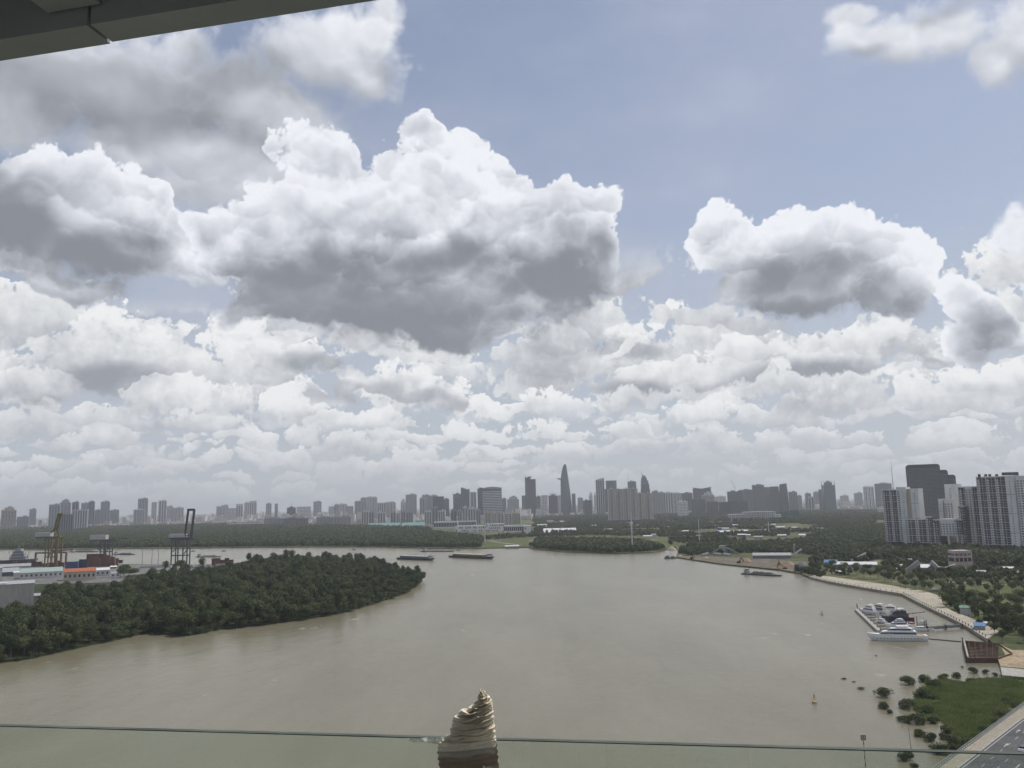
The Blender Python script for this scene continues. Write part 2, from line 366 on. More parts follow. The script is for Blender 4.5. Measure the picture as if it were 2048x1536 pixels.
# ================================================================ water and land
def plane_mat_water():
    m_ = bpy.data.materials.new('muddy_river_water'); m_.use_nodes = True; nt = m_.node_tree; N = nt.nodes; L = nt.links
    p = N['Principled BSDF']; p.inputs['Roughness'].default_value = 0.24; p.inputs['IOR'].default_value = 1.33
    g = N.new('ShaderNodeNewGeometry')
    def noise(sc, det, stretch=(1, 1, 1), rough=0.55):
        mp = N.new('ShaderNodeMapping'); mp.inputs['Scale'].default_value = stretch; L.new(g.outputs['Position'], mp.inputs[0])
        n = N.new('ShaderNodeTexNoise'); n.inputs['Scale'].default_value = sc; n.inputs['Detail'].default_value = det
        n.inputs['Roughness'].default_value = rough; L.new(mp.outputs[0], n.inputs['Vector']); return n.outputs[0]
    silt = noise(0.008, 7, (1.6, 0.45, 1), 0.62)
    r = N.new('ShaderNodeValToRGB'); L.new(silt, r.inputs[0]); e = r.color_ramp.elements
    e[0].position = 0.35; e[0].color = (0.150, 0.135, 0.086, 1); e[1].position = 0.68; e[1].color = (0.205, 0.188, 0.130, 1)
    # a few foam and scum streaks
    fo = noise(0.045, 7, (1, 0.55, 1), 0.62); fo2 = noise(0.0065, 2)
    mr = N.new('ShaderNodeMapRange'); L.new(fo, mr.inputs[0]); mr.inputs[1].default_value = 0.64; mr.inputs[2].default_value = 0.70
    mr2 = N.new('ShaderNodeMapRange'); L.new(fo2, mr2.inputs[0]); mr2.inputs[1].default_value = 0.50; mr2.inputs[2].default_value = 0.60
    mm = N.new('ShaderNodeMath'); mm.operation = 'MULTIPLY'; L.new(mr.outputs[0], mm.inputs[0]); L.new(mr2.outputs[0], mm.inputs[1])
    mx = N.new('ShaderNodeMix'); mx.data_type = 'RGBA'; L.new(mm.outputs[0], mx.inputs[0]); L.new(r.outputs[0], mx.inputs[6]); mx.inputs[7].default_value = (0.42, 0.40, 0.34, 1)
    L.new(mx.outputs[2], p.inputs['Base Color'])
    w1 = noise(0.55, 5, (1, 0.8, 1), 0.6); w2 = noise(0.05, 4, (1, 0.6, 1))
    a = N.new('ShaderNodeMath'); a.operation = 'MULTIPLY_ADD'; L.new(w2, a.inputs[0]); a.inputs[1].default_value = 2.5; L.new(w1, a.inputs[2])
    b = N.new('ShaderNodeBump'); b.inputs['Strength'].default_value = 0.5; b.inputs['Distance'].default_value = 0.4
    L.new(a.outputs[0], b.inputs['Height']); L.new(b.outputs[0], p.inputs['Normal'])
    return m_
mb = MB(); mb.add([(-16000, -3000, 0), (16000, -3000, 0), (16000, 24000, 0), (-16000, 24000, 0)], [(0, 1, 2, 3)])
tag(mb.build('water', plane_mat_water()), 'muddy brown river', kind='structure')
mb = MB(); mb.add([(-16000, -3000, -3), (16000, -3000, -3), (16000, 24000, -3), (-16000, 24000, -3)], [(0, 1, 2, 3)])
tag(mb.build('ground', mat('river_mud', (0.12, 0.10, 0.07), 0.9)), kind='structure')

def ground_mat(name, cols, sc=0.012, sc2=0.15):
    m_ = bpy.data.materials.new(name); m_.use_nodes = True; nt = m_.node_tree; N = nt.nodes; L = nt.links
    p = N['Principled BSDF']; p.inputs['Roughness'].default_value = 0.95; p.inputs['Specular IOR Level'].default_value = 0.1
    g = N.new('ShaderNodeNewGeometry')
    n = N.new('ShaderNodeTexNoise'); n.inputs['Scale'].default_value = sc; n.inputs['Detail'].default_value = 7; n.inputs['Roughness'].default_value = 0.65
    L.new(g.outputs['Position'], n.inputs['Vector'])
    r = N.new('ShaderNodeValToRGB'); L.new(n.outputs[0], r.inputs[0]); e = r.color_ramp.elements
    while len(e) < len(cols): e.new(0.5)
    for i, c in enumerate(cols): e[i].position = 0.34 + 0.32 * i / (len(cols) - 1); e[i].color = c + (1,)
    n2 = N.new('ShaderNodeTexNoise'); n2.inputs['Scale'].default_value = sc2; n2.inputs['Detail'].default_value = 6; L.new(g.outputs['Position'], n2.inputs['Vector'])
    mr = N.new('ShaderNodeMapRange'); L.new(n2.outputs[0], mr.inputs[0]); mr.inputs[1].default_value = 0.25; mr.inputs[2].default_value = 0.75; mr.inputs[3].default_value = 0.6; mr.inputs[4].default_value = 1.4
    vm = N.new('ShaderNodeVectorMath'); vm.operation = 'SCALE'; L.new(r.outputs[0], vm.inputs[0]); L.new(mr.outputs[0], vm.inputs[3])
    L.new(vm.outputs[0], p.inputs['Base Color'])
    b = N.new('ShaderNodeBump'); b.inputs['Strength'].default_value = 0.4; L.new(n2.outputs[0], b.inputs['Height']); L.new(b.outputs[0], p.inputs['Normal'])
    return m_
from mathutils.geometry import tessellate_polygon
def land(name, pts, z0, z1, m_, kind='structure', label=None):
    pts = [Vector((p[0], p[1], 0)) for p in pts]; n = len(pts)
    tris = tessellate_polygon([pts])
    vs = [(p.x, p.y, z1) for p in pts] + [(p.x, p.y, z0) for p in pts]
    fs = []
    for t in tris:
        a, b, c = (pts[i] for i in t)
        fs.append(t if (b - a).cross(c - a).z > 0 else t[::-1])
    fs += [(i, (i + 1) % n, n + (i + 1) % n, n + i) for i in range(n)]
    mb = MB(); mb.add(vs, fs); o = mb.build(name, m_); bm = bmesh.new(); bm.from_mesh(o.data)
    bmesh.ops.recalc_face_normals(bm, faces=bm.faces); bm.to_mesh(o.data); bm.free()
    return tag(o, label, kind=kind)
GZ = 1.5
def GL(lst, z=GZ): return [G(x, y, z) for x, y in lst]
SCRUB = ground_mat('scrub_ground', [(0.045, 0.058, 0.026), (0.070, 0.085, 0.036), (0.11, 0.115, 0.055), (0.19, 0.165, 0.115)])
MUD = ground_mat('mangrove_mud', [(0.05, 0.045, 0.03), (0.035, 0.045, 0.022), (0.05, 0.06, 0.03)], 0.03)
SHORE = [(0,1098),(100,1099.5),(200,1097),(400,1095.5),(512,1094),(600,1093.5),(700,1093),(760,1093),(860,1096),(960,1096),(1040,1094),(1058,1094),
         (1065,1097),(1130,1103),(1230,1106),(1300,1104.5),(1328,1100),(1343,1094),(1352,1094),(1356,1102),(1352,1114),(1400,1121),(1440,1127),(1500,1133),(1560,1139),
         (1600,1146),(1612,1151)]
QUAY = [(1618,1153),(1660,1163),(1700,1170),(1760,1180),(1805,1187),(1830,1200),(1870,1220),(1900,1234),(1935,1252),(1975,1277)]
shore = GL(SHORE) + GL(QUAY)
tail = GL([(1992,1290),(2000,1330),(2004,1350),(2120,1362),(2160,1420)])
left_ext = [Vector((-9000, 1500, 0)), Vector((-3000, 1900, 0))]
land('terrain', left_ext + shore + tail + [Vector((330, 180, 0)), Vector((330, -1500, 0)), Vector((15900, -1500, 0)), Vector((15900, 23900, 0)), Vector((-15900, 23900, 0)), Vector((-15900, 1500, 0))], -3, GZ, SCRUB)
PEN_F = [(0,1321),(60,1313),(100,1304),(200,1282),(300,1261),(340,1266),(380,1267),(440,1255),(520,1247),(600,1237),(680,1224),(740,1207),(795,1189),(816,1182),(822,1176),(838,1166),(845,1158)]
PEN_B = [(842,1148),(800,1140),(740,1131),(660,1125),(600,1121),(500,1124),(430,1129),(300,1129),(150,1127),(0,1127)]
pf = GL(PEN_F); pb = GL(PEN_B)
peninsula = [Vector((-2600, 1380, 0)), Vector((-2600, 330, 0)), Vector((-700, 400, 0))] + pf + pb
land('terrain.001', peninsula, -3, GZ, MUD)

# ================================================================ trees
def crown_mesh(name, rx, rz, z0, lobes, quads, size, m_, seed, flat=0.0):
    rnd = random.Random(seed); vs = []; fs = []
    L_ = []
    for i in range(lobes):
        a = rnd.uniform(0, 6.283); r = rx * rnd.uniform(0.15, 0.68); zz = z0 + rz * rnd.uniform(0.55, 1.35)
        L_.append((Vector((r * math.cos(a), r * math.sin(a), zz)), rx * rnd.uniform(0.32, 0.52), rz * rnd.uniform(0.35, 0.55)))
    L_.append((Vector((0, 0, z0 + rz)), rx * 0.6, rz * 0.7))
    for i in range(quads):
        c, a, b = L_[rnd.randrange(len(L_))]
        u = Vector((rnd.gauss(0, 1), rnd.gauss(0, 1), rnd.gauss(0.25, 1))).normalized()
        k = rnd.uniform(0.75, 1.12); p = c + Vector((u.x * a * k, u.y * a * k, u.z * b * k))
        nrm = (u + Vector((rnd.gauss(0, .45), rnd.gauss(0, .45), rnd.gauss(0.15, .45)))).normalized()
        t = nrm.orthogonal().normalized(); t = Matrix.Rotation(rnd.uniform(0, 6.28), 3, nrm) @ t; w = nrm.cross(t)
        s1 = size * rnd.uniform(0.5, 1.2); s2 = s1 * rnd.uniform(0.5, 0.9); k = len(vs)
        bend = nrm * s1 * 0.25
        vs += [p - t * s1, p + w * s2 + bend, p + t * s1, p - w * s2 + bend]; fs.append((k, k+1, k+2, k+3))
    mb = MB(); mb.add(vs, fs); return mb.mesh(name, m_)
def trunk_mesh(name, h, r, seed, limbs=4, spread=0.5):
    rnd = random.Random(seed); mb = MB(); top = Vector((rnd.uniform(-.3, .3), rnd.uniform(-.3, .3), h))
    mb.tube((0, 0, -1.2), top * 0.55, r, r * 0.7, 7); mb.tube(top * 0.55, top, r * 0.7, r * 0.35, 6)
    for i in range(limbs):
        a = i * 6.283 / limbs + rnd.uniform(-.4, .4); s = rnd.uniform(0.45, 0.7)
        b = top * s; e = b + Vector((math.cos(a) * h * spread, math.sin(a) * h * spread, h * rnd.uniform(.3, .5)))
        mb.tube(b, e, r * 0.45, r * 0.15, 5)
    return mb.mesh(name, BARK)
MANG = [(crown_mesh('crown', 4.2, 3.0, 2.0, 10, 1150, 0.40, LEAF, 1), trunk_mesh('trunk', 5, 0.18, 1)),
        (crown_mesh('crown', 3.5, 3.8, 2.2, 8, 1100, 0.38, LEAF, 2), trunk_mesh('trunk', 6, 0.16, 2)),
        (crown_mesh('crown', 4.8, 2.7, 1.6, 11, 1200, 0.41, LEAF, 3), trunk_mesh('trunk', 4.5, 0.2, 3)),
        (crown_mesh('crown', 3.2, 5.0, 2.5, 8, 1050, 0.40, LEAF, 4), trunk_mesh('trunk', 8, 0.17, 4))]
PARK = [(crown_mesh('crown', 4.0, 3.2, 3.0, 9, 1150, 0.37, LEAF2, 11), trunk_mesh('trunk', 6, 0.2, 11)),
        (crown_mesh('crown', 3.3, 3.2, 3.4, 8, 1050, 0.35, LEAF2, 12), trunk_mesh('trunk', 6.5, 0.17, 12)),
        (crown_mesh('crown', 5.0, 3.4, 2.6, 12, 1350, 0.38, LEAF2, 13), trunk_mesh('trunk', 6, 0.25, 13))]
BUSH = [(crown_mesh('crown', 2.2, 1.4, -0.3, 8, 1000, 0.21, LEAF2, 21), trunk_mesh('trunk', 1.8, 0.09, 21)),
        (crown_mesh('crown', 2.7, 1.7, -0.4, 10, 1100, 0.22, LEAF2, 22), trunk_mesh('trunk', 2.2, 0.1, 22))]
FARC = [crown_mesh('crown', 6, 4.2, 0.5, 6, 110, 1.9, LEAF, 31), crown_mesh('crown', 5, 5.2, 0.5, 5, 100, 1.8, LEAF, 32)]
def tree(kind, v, p, s, rz, label, group, cat='tree', name='mangrove_tree'):
    t = empty(name, p, rz, label, cat, group); t.scale = (s, s, s * random.uniform(0.9, 1.12))
    link_mesh('trunk', kind[v][1], t); link_mesh('crown', kind[v][0], t); return t
def pip(px, py, poly):
    x = np.array([p[0] for p in poly]); y = np.array([p[1] for p in poly]); ins = np.zeros(len(px), bool); j = len(poly) - 1
    for i in range(len(poly)):
        c = ((y[i] > py) != (y[j] > py)) & (px < (x[j] - x[i]) * (py - y[i]) / (y[j] - y[i] + 1e-12) + x[i]); ins ^= c; j = i
    return ins
def scatter(poly, sp, rs, jit=0.45):
    x0 = min(p[0] for p in poly); x1 = max(p[0] for p in poly); y0 = min(p[1] for p in poly); y1 = max(p[1] for p in poly)
    gx, gy = np.meshgrid(np.arange(x0, x1, sp), np.arange(y0, y1, sp)); gx = gx.ravel(); gy = gy.ravel()
    gx = gx + rs.uniform(-jit, jit, gx.shape) * sp; gy = gy + rs.uniform(-jit, jit, gy.shape) * sp
    k = pip(gx, gy, poly); return np.stack([gx[k], gy[k]], 1)
def vnoise(p, s, seed):                       # cheap value noise for clearings
    rs = np.random.RandomState(seed); T = rs.rand(64, 64); q = p / s; i = np.floor(q).astype(int); f = q - i; f = f * f * (3 - 2 * f)
    g = lambda a, b: T[(i[:, 0] + a) % 64, (i[:, 1] + b) % 64]
    return (g(0,0)*(1-f[:,0])+g(1,0)*f[:,0])*(1-f[:,1]) + (g(0,1)*(1-f[:,0])+g(1,1)*f[:,0])*f[:,1]
def inframe(p, m=60):
    v = np.array([[q[0], q[1], 0 - CAMZ] for q in p]); A = np.array(MROT.transposed()); w = v @ A.T
    return (w[:, 2] < 0) & (np.abs(w[:, 0] / -w[:, 2] * FPX) < 1024 + m + 60)
def wood(name, label, pts, z, crowns, s0, s1, seed, mask_h=None):
    # a mass of trees: crown meshes instanced on points
    rs = np.random.RandomState(seed); n = len(pts)
    me = bpy.data.meshes.new(name); me.vertices.add(n)
    co = np.zeros((n, 3)); co[:, :2] = pts; co[:, 2] = z; me.vertices.foreach_set('co', co.ravel())
    o = bpy.data.objects.new(name, me); col.objects.link(o)
    ng = bpy.data.node_groups.new(name, 'GeometryNodeTree'); N = ng.nodes; L = ng.links
    ng.interface.new_socket('Geometry', in_out='INPUT', socket_type='NodeSocketGeometry')
    ng.interface.new_socket('Geometry', in_out='OUTPUT', socket_type='NodeSocketGeometry')
    gi = N.new('NodeGroupInput'); go = N.new('NodeGroupOutput'); jn = N.new('GeometryNodeJoinGeometry')
    K = len(crowns); rv = N.new('FunctionNodeRandomValue'); rv.data_type = 'INT'; rv.inputs[4].default_value = 0; rv.inputs[5].default_value = K - 1; rv.inputs[8].default_value = seed
    for i, c in enumerate(crowns):
        ioc = N.new('GeometryNodeObjectInfo'); ioc.inputs[0].default_value = c; ioc.inputs[1].default_value = True
        cmp = N.new('FunctionNodeCompare'); cmp.data_type = 'INT'; cmp.operation = 'EQUAL'; L.new(rv.outputs[2], cmp.inputs[2]); cmp.inputs[3].default_value = i
        rot = N.new('FunctionNodeRandomValue'); rot.data_type = 'FLOAT_VECTOR'; rot.inputs[0].default_value = (0, 0, 0); rot.inputs[1].default_value = (0.12, 0.12, 6.283)
        sc_ = N.new('FunctionNodeRandomValue'); sc_.data_type = 'FLOAT'; sc_.inputs[2].default_value = s0; sc_.inputs[3].default_value = s1; sc_.inputs[8].default_value = 5 + seed
        ip = N.new('GeometryNodeInstanceOnPoints'); L.new(gi.outputs[0], ip.inputs['Points']); L.new(cmp.outputs[0], ip.inputs['Selection'])
        L.new(ioc.outputs['Geometry'], ip.inputs['Instance']); L.new(rot.outputs[0], ip.inputs['Rotation']); L.new(sc_.outputs[1], ip.inputs['Scale'])
        L.new(ip.outputs[0], jn.inputs[0])
    L.new(jn.outputs[0], go.inputs[0])
    md = o.modifiers.new('instances', 'NODES'); md.node_group = ng
    return tag(o, label, kind='stuff')
rs = np.random.RandomState(5)
# the wood on the left peninsula
WOODP = GL([(-60,1332)]) + GL(PEN_F) + GL([(838,1150),(800,1142),(740,1134),(660,1128),(600,1126),(520,1132),(470,1143),(400,1155),(300,1166),(255,1178),(235,1190),(90,1198),(80,1238),(0,1246),(-80,1250)])
pts = scatter(WOODP, 7.4, rs)
d = np.hypot(pts[:, 0], pts[:, 1]); pts = pts[np.argsort(d)]
vis = inframe(pts); near = pts[vis][:290]; rest = np.concatenate([pts[vis][290:], pts[~vis]])
first = []
for i, q in enumerate(near):
    t = tree(MANG, i % 4, (q[0], q[1], GZ), random.uniform(0.95, 1.7), random.uniform(0, 6.28),
             'dark green mangrove tree at the water side of the left wood', 'mangrove trees along the left bank')
    if i < 4: first.append([c for c in t.children if c.name.startswith('crown')][0])
fp = GL(PEN_F); edge = []
for i in range(len(fp) - 1):
    a, b = fp[i], fp[i + 1]; n = max(1, int((b - a).length / 4.5))
    edge += [(a + (b - a) * (k / n)).xy + Vector((rs.uniform(-3, 3), rs.uniform(-3.5, 3.5))) for k in range(n)]
_tx = G(735, 1160, GZ).x
wood('trees', 'dense dark mangrove wood covering the left peninsula', rest[rest[:, 0] <= _tx], GZ, first, 0.85, 1.6, 1)
wood('trees', 'lower mangrove trees on the pointed tip of the left peninsula', rest[rest[:, 0] > _tx], GZ, first, 0.5, 1.05, 3)
wood('shrubs', 'low mangrove scrub hanging over the left bank', np.array([[e.x, e.y] for e in edge]), 0.2, first, 0.3, 1.05, 2)
# far woods; prototypes are two far trees that stand by themselves
def lone(px, py, v, s, label, group=None):
    g = G(px, py, GZ); t = empty('tree', g, 0, label, 'tree', group); t.scale = (s,) * 3
    link_mesh('trunk', MANG[v][1], t); c = link_mesh('crown', FARC[v % 2], t); return c
fa = lone(1061, 1093, 0, 1.0, 'round bushy tree at the inlet on the far bank'); fb = lone(1340, 1090, 1, 1.0, 'tall bushy tree right of the inlet by the sand heap')
def far_wood(lbl, outline, sp, s0, s1, seed, clear=None, cs=120, z=GZ):
    p = scatter([G(x, y, GZ) for x, y in outline], sp, np.random.RandomState(seed)); p = p[inframe(p, 80)]
    if clear is not None: p = p[vnoise(p, cs, seed) > clear]
    wood('trees', lbl, p, z, [fa, fb], s0, s1, seed)
far_wood('dark far-bank wood behind the port and the barges, left half of the picture',
         [(-60,1097),(100,1098),(200,1096),(400,1094.5),(512,1093),(700,1092),(860,1095),(960,1095),(962,1078),(860,1066),(720,1062),(512,1062),(300,1062),(-60,1064)], 9, 0.9, 1.35, 41)
far_wood('hazy dark trees between the far-bank wood and the city',
         [(-60,1064),(300,1062),(512,1062),(720,1062),(860,1066),(860,1060),(720,1056),(512,1050),(300,1050),(-60,1056)], 17, 1.1, 1.7, 42)
far_wood('green riverside thicket below the white apartment towers',
         [(1066,1096),(1130,1102),(1230,1105.5),(1300,1103),(1326,1099),(1300,1090),(1230,1084),(1130,1082),(1075,1082)], 7.5, 0.75, 1.25, 43)
far_wood('patchy green trees across the open land behind the river',
         [(962,1080),(1070,1080),(1230,1084),(1330,1090),(1500,1085),(1650,1080),(1770,1070),(1770,1040),(1560,1046),(1330,1042),(1200,1042),(1066,1050),(1066,1066),(962,1078)], 12, 0.55, 1.15, 44, 0.50, 90)
far_wood('dark line of trees in front of the city centre towers',
         [(1066,1050),(1200,1042),(1330,1042),(1560,1046),(1770,1040),(1770,1022),(1560,1022),(1330,1026),(1200,1026),(1066,1028)], 24, 0.9, 1.6, 45, 0.36, 220)
far_wood('dense trees behind the gravel yard on the right bank',
         [(1358,1104),(1366,1112),(1420,1110),(1500,1106),(1600,1108),(1640,1112),(1650,1082),(1540,1086),(1440,1092),(1380,1092)], 7, 0.6, 1.0, 46, 0.30, 40)
far_wood('dark wood in front of the long apartment complex',
         [(1590,1094),(1650,1118),(1700,1122),(1780,1120),(1900,1128),(2080,1140),(2090,1104),(1980,1101),(1860,1096),(1780,1086),(1775,1052),(1640,1066)], 8.5, 0.8, 1.25, 47, 0.24, 55)

# ================================================================ air
mb = MB(); mb.box(-16100, 16100, -3100, 24100, -4, 345)
hz = mb.build('haze', [])
hm = bpy.data.materials.new('haze'); hm.use_nodes = True; hm.node_tree.nodes.clear()
pv = hm.node_tree.nodes.new('ShaderNodeVolumePrincipled'); ho = hm.node_tree.nodes.new('ShaderNodeOutputMaterial')
pv.inputs['Color'].default_value = (0.92, 0.96, 1.0, 1); pv.inputs['Density'].default_value = HAZE; pv.inputs['Anisotropy'].default_value = 0.2
hm.node_tree.links.new(pv.outputs[0], ho.inputs['Volume']); hm.volume_intersection_method = 'FAST' if hasattr(hm, 'volume_intersection_method') else None
hz.data.materials.append(hm); tag(hz, 'thin blue-grey haze over the whole view', kind='stuff')

# ================================================================ city
def W(name, rgb, **k): return mat(name, rgb, k.pop('rough', 0.85), k.pop('var', 0.1), k.pop('scale', 0.08), streak=k.pop('streak', 0.35))
M_PALE = W('pale_render', (0.60, 0.59, 0.58)); M_CREAM = W('cream_render', (0.58, 0.54, 0.46)); M_GREY = W('grey_render', (0.37, 0.375, 0.39))
M_MID = W('mid_grey_render', (0.21, 0.22, 0.24)); M_DARK = W('dark_cladding', (0.055, 0.062, 0.075)); M_BLUE = W('blue_grey_cladding', (0.10, 0.125, 0.155))
M_PINK = W('pink_render', (0.54, 0.44, 0.42)); M_WH = W('white_render', (0.78, 0.78, 0.77)); M_TEAL = W('green_netting', (0.05, 0.13, 0.12)); M_BEIGE = W('beige_render', (0.52, 0.46, 0.36))
M_GLASS = gloss('blue_glass', (0.045, 0.065, 0.09), 0.15); M_WIN = gloss('window_glass', (0.045, 0.05, 0.06), 0.2)
M_VW = mat('recess_shade_grey', (0.15, 0.155, 0.165), .7, .1, .1)  # strips stand proud of the wall; recess shade is put into their grey
WM = dict(p=M_PALE, c=M_CREAM, g=M_GREY, m=M_MID, d=M_DARK, b=M_BLUE, k=M_PINK, w=M_WH, t=M_TEAL, e=M_BEIGE)
def facade(mb, x0, x1, y, z0, z1, style, D, rnd, front=True):
    # panes on the face at depth y (front) or on a side wall; returns boxes in mb
    pp = FPX / D; fh = 3.4
    while fh * pp < 2.0: fh += 3.4
    w = x1 - x0; nf = max(1, int((z1 - z0) / fh)); fh = (z1 - z0) / nf
    cw = max(3.2, 2.6 / pp); nc = max(1, int(w / cw)); cw = w / nc
    o = []
    if style == 'grid':
        for f in range(nf):
            for c in range(nc): o.append((x0 + cw * (c + .22), x0 + cw * (c + .78), z0 + fh * (f + .3), z0 + fh * (f + .8)))
    elif style == 'band':
        for f in range(nf): o.append((x0 + 0.02 * w, x1 - 0.02 * w, z0 + fh * (f + .35), z0 + fh * (f + .85)))
    elif style == 'rib':
        k = max(2, int(w / max(7, 5 / pp))); kw = w / k
        for c in range(k):
            a = x0 + kw * (c + .62)
            o.append((a, a + kw * .26, z0 + 2, z1 - 1.5))
            for f in range(nf): o.append((x0 + kw * (c + .1), x0 + kw * (c + .5), z0 + fh * (f + .35), z0 + fh * (f + .8)))
    elif style == 'glass':
        k = max(2, int(w / max(4, 3 / pp))); kw = w / k
        for c in range(k):
            for f in range(nf): o.append((x0 + kw * (c + .06), x0 + kw * (c + .94), z0 + fh * (f + .14), z0 + fh * (f + .94)))
    elif style == 'vert':
        k = max(2, int(w / max(5, 4 / pp))); kw = w / k
        for c in range(k): o.append((x0 + kw * (c + .2), x0 + kw * (c + .75), z0 + 3, z1 - 2))
    return o
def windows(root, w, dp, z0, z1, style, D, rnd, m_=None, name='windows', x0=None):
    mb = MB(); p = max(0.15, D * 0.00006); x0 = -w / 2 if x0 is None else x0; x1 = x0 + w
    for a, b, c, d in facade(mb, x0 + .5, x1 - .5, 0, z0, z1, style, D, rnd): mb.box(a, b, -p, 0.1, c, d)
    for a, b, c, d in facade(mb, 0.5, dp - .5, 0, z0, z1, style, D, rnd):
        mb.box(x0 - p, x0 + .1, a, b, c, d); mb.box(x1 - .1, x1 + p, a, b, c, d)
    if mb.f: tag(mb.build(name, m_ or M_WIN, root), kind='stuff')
def tower(x0, x1, top, D, wall, style, label, cat='tower', dp=None, rnd=None, roof='room', group=None, name='tower', wm=None, yaw=None, glassbody=False):
    rnd = rnd or random.Random(int(x0 * 7 + top)); c = P((x0 + x1) / 2, top, D); az = math.atan2(c.x, D); w = (x1 - x0) / FPX * D * math.cos(az); h = c.z - GZ
    if yaw is None: yaw = rnd.uniform(-0.2, 0.2)
    az0 = az
    dp = dp or min(w * 0.9, rnd.uniform(18, 30)); ww = w / (abs(math.cos(yaw)) + dp / w * abs(math.sin(yaw)) * 0.6)
    r = empty(name, (c.x, D, GZ), yaw - az0, label, cat, group); wmt = WM[wall]
    mb = MB(); mb.box(-ww / 2, ww / 2, 0, dp, -1, h)
    mb.box(-ww / 2 - .3, ww / 2 + .3, -.3, dp + .3, h - 1.6, h - 0.4)
    mb.build('wall', wmt, r)
    if roof:
        mb = MB(); q = 3.0 + D * 0.0006
        if roof in ('room', 'step') and D < 6500:
            for _ in range(3): u_ = rnd.uniform(-.45, .4); mb.box(ww*u_, ww*(u_ + .06), dp*.1, dp*.3, h, h + rnd.uniform(2, 5))
            if rnd.random() < .35: u_ = rnd.uniform(-.3, .3); mb.tube((ww*u_, dp*.5, h), (ww*u_, dp*.5, h + rnd.uniform(8, 16)), .5, .2, 4)
        if roof == 'room': a = rnd.uniform(-.3, 0); mb.box(ww * a, ww * (a + .3), dp * .25, dp * .75, h, h + q); mb.box(ww * .2, ww * .32, dp * .3, dp * .6, h, h + q * .6)
        elif roof == 'cap': mb.box(-ww * .54, ww * .54, -1, dp + 1, h, h + 9)
        elif roof == 'step': mb.box(-ww * .3, ww * .35, 1, dp - 1, h, h + q * 2.2); mb.box(-ww * .1, ww * .2, 3, dp - 3, h + q * 2.2, h + q * 3.4)
        elif roof == 'mast': mb.box(-ww * .2, ww * .2, 2, dp - 2, h, h + q); mb.tube((0, dp / 2, h + q), (0, dp / 2, h + q + 28), 0.9, 0.3, 5)
        elif roof == 'arc':
            vs = [(-ww/2 + ww * i / 10, h - .5 + (math.sin(math.pi * (0.22 + 0.6 * i / 10)) - math.sin(math.pi * .22)) * 14) for i in range(11)]
            pl = [(x, z) for x, z in vs]; n = len(pl)
            V = [(x, 0, z) for x, z in pl] + [(x, dp, z) for x, z in pl] + [(x, 0, h - 2) for x, z in pl] + [(x, dp, h - 2) for x, z in pl]
            F = []
            for i in range(n - 1): F += [(i, i+1, n+i+1, n+i), (2*n+i, 2*n+i+1, i+1, i), (n+i, n+i+1, 3*n+i+1, 3*n+i)]
            F += [(0, n, 3*n, 2*n), (n-1, 3*n-1, 4*n-1, 2*n-1)]; mb.add(V, F)
        mb.build('roof', wmt, r)
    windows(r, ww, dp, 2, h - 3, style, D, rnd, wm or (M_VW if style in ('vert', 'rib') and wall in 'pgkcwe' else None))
    return r
GRP_T = None
